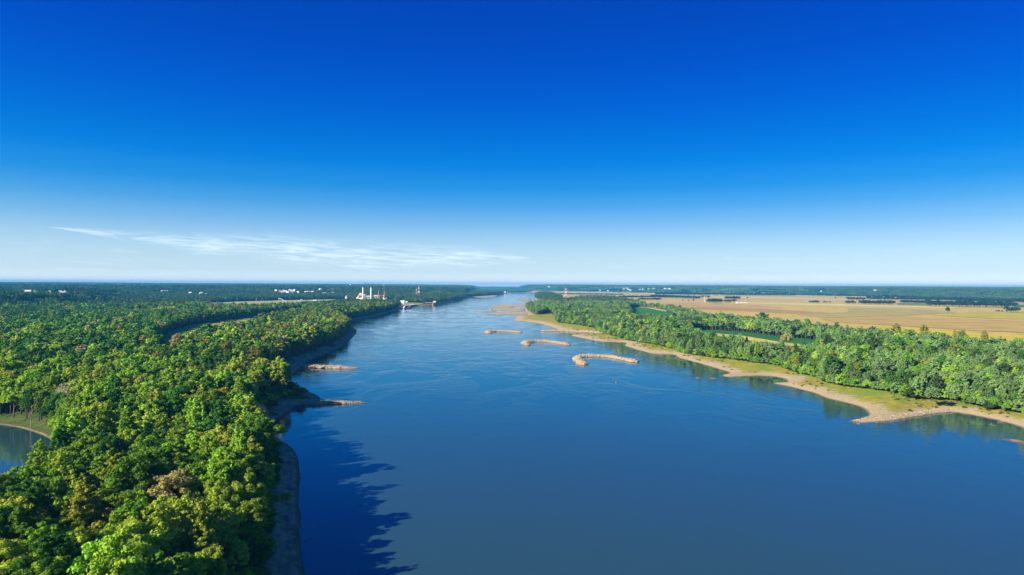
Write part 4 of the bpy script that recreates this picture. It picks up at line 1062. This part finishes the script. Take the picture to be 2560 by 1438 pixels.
# driftwood and leaning snags
def snag(px_, py_, length, az_, tilt, label, branches=7, name='driftwood_log', z=None, r=.28):
    x_, y_ = G(px_, py_, 1.0); sd_ = float(water_sd(np.array([x_]), np.array([y_]))[0])
    zz = z if z is not None else float(ground_height(np.array([x_]), np.array([y_]), np.array([sd_]))[0])
    t = empty(name, (x_, y_, zz)); tag(t, label, 'dead tree' if name != 'driftwood_log' else 'driftwood'); rng = random.Random(int(px_))
    d = Vector((math.cos(az_) * math.cos(tilt), math.sin(az_) * math.cos(tilt), math.sin(tilt)))
    MB().tube([Vector((0, 0, .1)) + d * (length * k / 4) + Vector((0, 0, rng.uniform(-.1, .25))) for k in range(5)], [r, r * .9, r * .7, r * .5, r * .15], 7).build('trunk', M_WOOD, t)
    for k in range(branches):
        p = d * (length * rng.uniform(.35, .95)) + Vector((0, 0, .2)); e = Vector((rng.uniform(-1, 1), rng.uniform(-1, 1), rng.uniform(.2, 1.2))).normalized()
        l_ = length * rng.uniform(.12, .35)
        MB().tube([p, p + e * l_ * .5, p + e * l_ + Vector((0, 0, -.15 * l_))], [r * .4, r * .25, r * .08], 5).build('branch', M_WOOD, t)
snag(2480, 1054, 11, .25, .12, 'tangle of pale driftwood branches at the right shore', 12)
snag(2505, 1062, 8, 2.6, .2, 'smaller driftwood branch beside the tangle at the right shore', 8)
snag(700, 1336, 13, .35, -.16, 'fallen log lying down the dark left bank', 2, z=4.2)
snag(2246, 992, 13, 2.0, 1.15, 'pale trunk leaning out of the right wood', 4, 'leaning_snag', r=.3)
snag(2324, 996, 9, 2.2, 1.1, 'thin pale trunk leaning at the foot of the right wood', 3, 'leaning_snag', r=.22)
snag(76, 1072, 17, 1.4, 1.5, 'bare pale trunk on the far side of the pond', 9, 'standing_snag', r=.3)
snag(164, 1066, 16, 1.6, 1.52, 'second bare trunk near the pond corner', 9, 'standing_snag', r=.26)
snag(28, 1196, 9, .2, .03, 'log along the near edge of the pond', 1, z=.35)

# channel buoy
bx_, by_ = G(1540, 957)
t = empty('channel_buoy', (bx_, by_, 0)); tag(t, 'small rusty channel buoy in the open water', 'buoy')
MB().tube([(0, 0, -.6), (0, 0, .35)], [.7, .7], 14).build('float', M_BROWN, t)
MB().tube([(0, 0, .35), (0, 0, .8), (0, 0, 1.4)], [.42, .38, .1], 12).build('cone', M_BROWN, t)

# ------------------------------------------------------------------ power station
D_P = 4100.0; MPX = D_P / F
def PX(px_): return GD(px_, D_P)[0]
def PZ(py_, px_=928): return GD(px_, D_P, py_)[2]
x0_ = PX(928)
ps = empty('power_station', (x0_, D_P, PLAIN)); tag(ps, 'cream and brick power station behind the wooded point', 'power station')
def pbox(name, xa, xb, ya, yb, ytop, mat, zb=0.0):
    return MB().box(PX(xa) - x0_, PX(xb) - x0_, ya, yb, zb, PZ(ytop) - PLAIN).build(name, mat, ps)
bh = pbox('boiler_house', 896, 913, 0, 45, 735.5, M_TAN)
MB().box(PX(898) - x0_, PX(906) - x0_, 5, 30, PZ(735.5) - PLAIN + .01, PZ(733) - PLAIN).build('penthouse', M_CREAM, bh)
for k in range(5):
    MB().box(PX(897.4 + k * 3.1) - x0_, PX(899 + k * 3.1) - x0_, -.35, .2, 12, 26).build('window', M_DARK, bh)
pbox('silo_bay', 894, 897.5, -8, 20, 740, M_CREAM); pbox('coal_wing', 890.5, 894, -4, 25, 744, M_CREAM)
tb = pbox('turbine_hall', 913.05, 929, 2, 50, 739.5, M_CREAM)
for k in range(6):
    MB().box(PX(914 + k * 2.4) - x0_, PX(915.5 + k * 2.4) - x0_, 1.6, 2.2, 8, 20).build('window', M_DARK, tb)
pbox('precipitator', 929.05, 937, 6, 40, 741.5, M_TAN); pbox('annex', 937.05, 946, 10, 40, 741, M_TAN); pbox('annex', 951, 961, 10, 40, 739.5, M_TAN); pbox('low_shed', 900, 912.5, -22, -9, 744.5, M_WHITE)
MB().gable(PX(958) - x0_, PX(967.5) - x0_, -16, 8, 0, PZ(744) - PLAIN).build('coal_shed', M_WHITE, ps)
gal = MB().box(PX(929) - x0_, PX(962) - x0_, 4, 9.9, PZ(740.2) - PLAIN, PZ(738) - PLAIN); gal.build('gallery', M_CREAM, ps)
for xx in (931, 935, 939, 943.5, 949, 953.5, 958, 961):
    MB().box(PX(xx) - x0_ - 1, PX(xx) - x0_ + 1, 5, 7.5, 0, PZ(740.2) - PLAIN).build('gallery_column', M_CREAM, ps)
def chimney(name, px_, ytop, rb, rt, label, mat, dark_from=None, yoff=-6):
    x_ = PX(px_); zt = PZ(ytop); t = empty(name, (x_, D_P + yoff, PLAIN)); tag(t, label, 'chimney'); h_ = zt - PLAIN; hd = h_ if dark_from is None else PZ(dark_from) - PLAIN
    MB().tube([(0, 0, -1), (0, 0, h_ * .3), (0, 0, hd)], [rb, rb * .9, rt], 16).build('shaft', mat, t, True)
    if dark_from: MB().tube([(0, 0, hd), (0, 0, h_)], [rt * 1.02, rt * .98], 16).build('dark_top', M_DARK, t, True)
    MB().tube([(0, 0, hd * .62), (0, 0, hd * .62 + 1.6)], [rb * .95, rb * .95], 16).build('platform', M_GREY, t)
    MB().tube([(0, 0, h_ - .2), (0, 0, h_ + 1.2)], [rt * 1.12, rt * 1.12], 16).build('rim', mat if dark_from is None else M_DARK, t)
chimney('chimney', 909.8, 713.3, 4.2, 3.3, 'tall white chimney with dark top, left of the pair', M_WHITE, 718.8, -26)
chimney('chimney', 929.9, 713.3, 4.2, 3.3, 'tall white chimney with dark top, right of the pair', M_WHITE, 718.8, -26)
chimney('chimney', 947.3, 728, 4.0, 2.3, 'short rust-red chimney nearer the white ones', M_BROWN)
chimney('chimney', 961.7, 726, 4.0, 2.0, 'slender rust-brown chimney at the right end of the power station', M_BROWN)
t = empty('hopper', (PX(868), D_P - 20, PLAIN)); tag(t, 'cream conical hopper left of the power station', 'hopper')
MB().tube([(0, 0, 0), (0, 0, 12)], [8, 7.4], 14).build('drum', M_CREAM, t, True); MB().tube([(0, 0, 12), (0, 0, 21), (0, 0, 27)], [7.6, 3, .8], 14).build('cone', M_CREAM, t)
# conveyor in the plant field
d_c = 3650.0
t = empty('coal_conveyor', (GD(725, d_c)[0], d_c, PLAIN)); tag(t, 'grey inclined conveyor gallery in the plant meadow', 'conveyor')
cp = [(697, 745.5), (716, 754), (739, 755.5), (756, 748.5)]
c3 = [Vector(GD(x, d_c, y)) - Vector((GD(725, d_c)[0], d_c, PLAIN)) for x, y in cp]
for a, b in zip(c3[:-1], c3[1:]): MB().tube([a, b], [3.0, 3.0], 4).build('gallery', M_TRUSS, t)
for p in c3[1:3]: MB().box(p.x - 5, p.x + 5, -5, 5, 0, p.z + 5).build('transfer_house', M_GREY, t)
for p in (c3[0], c3[3], (c3[0] + c3[1]) / 2): MB().box(p.x - .8, p.x + .8, -.8, .8, 0, p.z).build('support', M_TRUSS, t)

# lattice masts and pylons
def lattice(name, px_, d_, ytop, wb, label, arms=(), bands=7, mats=(M_RED, M_WHITE), zb=PLAIN, member=.55, cat='pylon'):
    x_ = GD(px_, d_)[0]; h_ = GD(px_, d_, ytop)[2] - zb; t = empty(name, (x_, d_, zb)); tag(t, label, cat)
    for k in range(bands):
        za, zb_ = h_ * k / bands, h_ * (k + 1) / bands; wa, wc = wb * (1 - .9 * k / bands) / 2, wb * (1 - .9 * (k + 1) / bands) / 2
        mb = MB()
        for sx, sy in ((1, 1), (1, -1), (-1, 1), (-1, -1)): mb.tube([(sx * wa, sy * wa, za), (sx * wc, sy * wc, zb_)], [member, member], 4)
        for sy in (1, -1):
            mb.tube([(-wa, sy * wa, za), (wc, sy * wc, zb_)], [member * .6] * 2, 4); mb.tube([(wa, sy * wa, za), (-wc, sy * wc, zb_)], [member * .6] * 2, 4)
        mb.build('lattice_section', mats[k % len(mats)], t)
    for zf, w_ in arms: MB().box(-w_ / 2, w_ / 2, -.7, .7, h_ * zf - .6, h_ * zf + .6).build('cross_arm', mats[1 % len(mats)], t)
lattice('lattice_mast', 1047, 4750, 714, 16, 'red and white lattice mast above the dock', member=.8)
lattice('lattice_pylon', 1414.5, 5600, 719, 17, 'tall red and white pylon on the far right plain', ((.68, 44), (.86, 30)), member=.9)
lattice('lattice_pylon', 1640, 4700, 743.5, 7, 'grey pylon at the end of the tan field', ((.75, 14), (.9, 10)), 5, (M_TRUSS,), member=.4)
lattice('lattice_pylon', 959, 7500, 708.5, 16, 'grey pylon on the ridge right of the chimneys', ((.8, 26),), 5, (M_TRUSS,), zb=54, member=.9)
lattice('lattice_pylon', 1019, 8000, 712.5, 14, 'small grey pylon on the ridge above the dock', ((.8, 22),), 5, (M_TRUSS,), zb=54, member=.9)
lattice('lattice_pylon', 752, 5100, 736, 9, 'grey pylon left of the suburb woods', ((.8, 14),), 5, (M_TRUSS,), member=.5)
lattice('lattice_pylon', 763, 5050, 735, 9, 'taller grey pylon right beside the other by the suburb', ((.8, 14),), 5, (M_TRUSS,), member=.5)
for px_, lb in ((1761, 'left white transmission pole on the plain'), (1765.5, 'right white transmission pole on the plain')):
    x_, y_ = G(px_, 756, PLAIN); t = empty('transmission_pole', (x_, y_, PLAIN)); tag(t, lb, 'pole')
    MB().tube([(0, 0, -1), (0, 0, 37)], [.9, .5], 8).build('shaft', M_WHITE, t)
    for zz in (27, 31, 35): MB().box(-4, 4, -.3, .3, zz, zz + .6).build('cross_arm', M_WHITE, t)
for k, (px_, yb, h_) in enumerate(((593, 757, 22), (641, 756, 20), (655, 756.5, 24))):
    x_, y_ = G(px_, yb, PLAIN); t = empty('utility_pole', (x_, y_, PLAIN)); tag(t, ('leftmost', 'middle', 'rightmost')[k] + ' of three thin poles in the plant meadow', 'pole')
    MB().tube([(0, 0, -1), (0, 0, h_)], [.55, .4], 6).build('shaft', M_TRUSS, t); MB().box(-3, 3, -.25, .25, h_ - 3, h_ - 2.4).build('cross_arm', M_TRUSS, t)
t = empty('striped_stack', (GD(1041, 4800)[0], 4800, PLAIN + 4)); tag(t, 'red and white banded stack left of the lattice mast', 'stack')
for k in range(5): MB().tube([(0, 0, k * 12), (0, 0, k * 12 + 12)], [2.2 - k * .1, 2.1 - k * .1], 10).build('band', (M_WHITE, M_RED)[k % 2], t)
# water tower
x_, y_, z_ = on_ground(876, 717, 10, 5000)
t = empty('water_tower', (x_, y_, z_)); tag(t, 'white water tower on the wooded ridge', 'water tower')
MB().tube([(0, 0, 0), (0, 0, 30)], [2.5, 2.2], 10).build('column', M_WHITE, t)
MB().tube([(0, 0, 28), (0, 0, 31), (0, 0, 36), (0, 0, 41), (0, 0, 43)], [3, 9, 11.5, 8, 1], 16).build('tank', M_WHITE, t, True)

# ------------------------------------------------------------------ dock on the left bank
def site(px_, py_, z=2.0):
    x_, y_ = G(px_, py_, z); return x_, y_
xq, yq = site(1026, 766.5, 0)
t = empty('quay', (xq, yq, 0)); tag(t, 'long quay with rusty piles on the left bank', 'quay')
xa, ya = site(1004, 770.5, 0); xb, yb = site(1044, 765.5, 0)
dv = Vector((xb - xa, yb - ya, 0)); a0 = Vector((xa - xq, ya - yq, 0)); nv = Vector((-dv.y, dv.x, 0)).normalized()
MB().add([a0 + Vector((0, 0, 7)), a0 + dv + Vector((0, 0, 7)), a0 + dv + nv * 22 + Vector((0, 0, 7)), a0 + nv * 22 + Vector((0, 0, 7)),
          a0 + Vector((0, 0, 8.4)), a0 + dv + Vector((0, 0, 8.4)), a0 + dv + nv * 22 + Vector((0, 0, 8.4)), a0 + nv * 22 + Vector((0, 0, 8.4))],
         [(0, 3, 2, 1), (4, 5, 6, 7), (0, 1, 5, 4), (1, 2, 6, 5), (2, 3, 7, 6), (3, 0, 4, 7)]).build('deck', M_CREAM, t)
for k in range(7):
    p = a0 + dv * ((k + .5) / 7) + nv * 2; MB().tube([p + Vector((0, 0, -2)), p + Vector((0, 0, 6.98))], [2.0, 2.0], 8).build('pile', M_BROWN, t)
def shed(name, px0, px1, ybase, ytop, label, cat, wall, roof, depth=14, group=None):
    x0s, y0s = site(px0, ybase, PLAIN); x1s, _ = site(px1, ybase, PLAIN); zt = GD(px0, y0s, ytop)[2]; xc = (x0s + x1s) / 2; hw_ = abs(x1s - x0s) / 2
    t = empty(name, (xc, y0s, PLAIN)); tag(t, label, cat, group); h_ = max(4.0, zt - PLAIN)
    w_ = MB().box(-hw_, hw_, 0, depth, -.5, h_ * .7).build('wall', wall, t); MB().gable(-hw_ - .5, hw_ + .5, -.5, depth + .5, h_ * .7 + .003, h_).build('roof', roof, t)
    MB().box(-hw_ * .25, hw_ * .1, -.15, .1, -.3, h_ * .45).build('door', M_GREY, t)
shed('dock_shed', 1001, 1011, 758, 751.5, 'white dock shed behind the quay', 'shed', M_WHITE, M_WHITE)
shed('dock_shed', 991, 995.5, 758, 752, 'narrow white shed left of the dock shed', 'shed', M_WHITE, M_WHITE)
shed('dock_shed', 1013, 1019, 757.5, 753.5, 'small grey shed right of the dock shed', 'shed', M_GREY, M_WHITE)
x_, y_ = site(998.5, 766, 0); t = empty('loading_tower', (x_, y_, 0)); tag(t, 'white loading tower at the left end of the quay', 'tower')
MB().box(-3, 3, -3, 3, 0, 17).build('tower_body', M_WHITE, t); MB().box(2.98, 22, -1.6, 1.6, 13, 16).build('boom', M_WHITE, t); MB().box(19, 21, -1, 1, 2, 13).build('boom_leg', M_WHITE, t)
x_, y_ = site(1018, 771.5, 0); t = empty('work_barge', (x_, y_, 0)); t.rotation_euler = (0, 0, .75); tag(t, 'red and white work barge moored at the quay', 'barge')
MB().add([(-20, -5, 0), (20, -5, 0), (20, 5, 0), (-20, 5, 0), (-22, -5.5, 2.2), (23, -5.5, 2.2), (23, 5.5, 2.2), (-22, 5.5, 2.2)], [(0, 3, 2, 1), (4, 5, 6, 7), (0, 1, 5, 4), (1, 2, 6, 5), (2, 3, 7, 6), (3, 0, 4, 7)]).build('hull', M_RED, t)
MB().box(-18, -6, -3.5, 3.5, 2.2, 6.5).build('deckhouse', M_WHITE, t); MB().box(-15, -9, -2.5, 2.5, 6.51, 9).build('wheelhouse', M_WHITE, t); MB().box(4, 12, -3, 3, 2.21, 5).build('winch_house', M_BROWN, t); MB().tube([(10, 0, 5), (18, 0, 15)], [.5, .3], 6).build('crane_boom', M_WHITE, t)
x_, y_ = site(1083, 763, 0); t = empty('water_intake', (x_, y_, 0)); tag(t, 'rusty water intake tower with pump house at the far quay', 'intake tower')
MB().tube([(0, 0, -3), (0, 0, 13)], [6, 6], 12).build('tower', M_BROWN, t); MB().box(0, 13, -4, 6, 13, 20).build('pump_house', M_WHITE, t); MB().box(-40, 0, -1, 2, 12, 13.2).build('catwalk', M_CREAM, t)
for xx in (-30, -18): MB().tube([(xx, .5, -3), (xx, .5, 12)], [1, 1], 6).build('catwalk_leg', M_BROWN, t)

# ------------------------------------------------------------------ houses and white sheds far away
def house(x_, y_, z_, w_, name, label, cat, group, wall, roof, k):
    t = empty(name, (x_, y_, z_), RNG.uniform(-.5, .5)); tag(t, label, cat, group)
    dd, hh = w_ * .7, (7.0 if w_ < 30 else min(16, w_ * .22))
    MB().box(-w_ / 2, w_ / 2, -dd / 2, dd / 2, -4, hh).build('wall', wall, t)
    MB().gable(-w_ / 2 - .4, w_ / 2 + .4, -dd / 2 - .4, dd / 2 + .4, hh + .003, hh + (w_ * .3 if w_ < 30 else 3)).build('roof', roof, t)
kk_ = ['small pale house ' + ('in the hillside cluster' if x < 741 else 'in the row beside the hillside cluster' if x < 795 else 'on the ridge left of the chimneys') for x, y in SUBURB]
for k, ((x_, y_, z_), lb) in enumerate(zip(SUB_XY, ranked(kk_, [p[0] for p in SUBURB]))):
    house(x_, y_, z_ + 3, RNG.uniform(15, 22), 'house', lb, 'house', 'houses of the hillside suburb', (M_WHITE, M_CREAM)[k % 2], (M_WHITE, M_ROOF, M_WHITE)[k % 3], k)
def where_(hx, hy): return 'among the far left trees' if hx < 200 else 'on the far left horizon' if hx < 450 else 'left of the plant meadow' if hx < 600 else 'at the far end of the river' if hx < 1300 else 'on the far right bluffs' if hy < 729 else 'below the right bluffs'
kk_ = [('long' if w_ > 30 else 'small') + ' white building ' + where_(x, y) for x, y, w_ in WHITES]
for k, ((x_, y_, z_, w_), lb) in enumerate(zip(WH_XY, ranked(kk_, [p[0] for p in WHITES]))):
    house(x_, y_, z_ + 3, w_, 'white_building', lb, 'building', 'white buildings far away', M_WHITE, (M_WHITE, M_GREY)[k % 2], k)
for px0, px1, yb_, yt_, lb, wl in ((561, 566.5, 744, 739.5, 'small white hall left of the works', M_WHITE), (572, 580, 744, 738.5, 'stepped works building beside the meadow', M_CREAM), (580.5, 589, 744, 737, 'tall works building beside the meadow', M_WHITE),
                                   (590, 607, 745.5, 739.5, 'wide white hall of the works', M_WHITE), (605, 614, 735, 731.5, 'reddish hall above the works', M_TAN), (783, 792, 753, 750, 'low cream shed at the edge of the plant meadow', M_CREAM)):
    shed('works_hall', px0, px1, yb_, yt_, lb, 'hall', wl, M_WHITE, 24)
for k, px_ in enumerate((1843, 1848, 1853.5, 1858, 1863, 1868)):
    shed('farm_shed', px_ - (2.2 if k == 0 else 1.2), px_ + (2 if k == 0 else 1.2), 758.3, 755.6, ('largest white farm shed at the left end of the row', 'second farm shed of the row on the plain', 'third farm shed of the row on the plain', 'fourth farm shed of the row on the plain',
          'fifth farm shed of the row on the plain', 'last farm shed at the right end of the row')[k], 'shed', M_WHITE, (M_WHITE, M_ROOF)[k % 2], 9, 'farm sheds on the plain')
for k, px_ in enumerate((1783, 1790, 1797)):
    shed('barn', px_ - 3, px_ + 3, 738.3, 735.3, ('left', 'middle', 'right')[k] + ' barn of the farm below the bluffs', 'barn', (M_WHITE, M_TAN, M_WHITE)[k], M_WHITE, 20, 'barns below the bluffs')

# ------------------------------------------------------------------ city towers on the horizon
D_S = 22000.0
for px_, yt_, w_, mat, lb in [(907.5, 708.3, 36, M_WHITE, 'pale tower at the left end of the distant skyline'), (912.8, 707.3, 44, M_GLASSB, 'tall blue tower of the distant skyline'), (917, 710.5, 30, M_GLASSB, 'low block right of the tall blue tower'),
                              (920.8, 708.6, 52, M_GLASSB, 'broad blue tower of the distant skyline'), (926, 710.8, 28, M_WHITE, 'low pale block in the skyline'), (932.8, 708, 28, M_GLASSB, 'slim tower above the right white chimney'),
                              (937.5, 711, 24, M_GLASSB, 'short tower right of the chimneys'), (942, 711.6, 60, M_WHITE, 'low wide block at the right end of the skyline'), (78, 705, 44, M_GLASSB, 'leftmost faint tower on the left horizon'), (101, 704.8, 60, M_GLASSB, 'low faint block on the left horizon'),
                              (132, 704.2, 60, M_GLASSB, 'broad faint tower on the left horizon'), (146, 703, 34, M_GLASSB, 'tallest faint tower on the left horizon'), (158, 704.3, 44, M_GLASSB, 'rightmost faint tower on the left horizon')]:
    x_, y_, zt = GD(px_, D_S, yt_); t = empty('office_tower', (x_, D_S, PLAIN)); tag(t, lb, 'tower'); h_ = zt - PLAIN
    b_ = MB().box(-w_ / 2, w_ / 2, -w_ / 2, w_ / 2, 0, h_ * .93).build('shaft', mat, t); MB().box(-w_ * .32, w_ * .32, -w_ * .32, w_ * .32, h_ * .93 + .003, h_).build('crown_storey', mat, t)

# ------------------------------------------------------------------ the air
m = bpy.data.materials.new('air'); m.use_nodes = True; tt = m.node_tree; tt.nodes.remove(tt.nodes['Principled BSDF'])
pv = nd(tt, 'ShaderNodeVolumePrincipled'); pv.inputs['Color'].default_value = (.06, .44, .90, 1); pv.inputs['Density'].default_value = 5.0e-5; pv.inputs['Anisotropy'].default_value = 0.0
tt.links.new(pv.outputs[0], tt.nodes['Material Output'].inputs['Volume'])
hz = MB().box(-30000, 30000, -2600, FAR + 1500, -6, 180).build('haze', m); tag(hz, 'thin blue haze over the whole valley', kind='stuff')
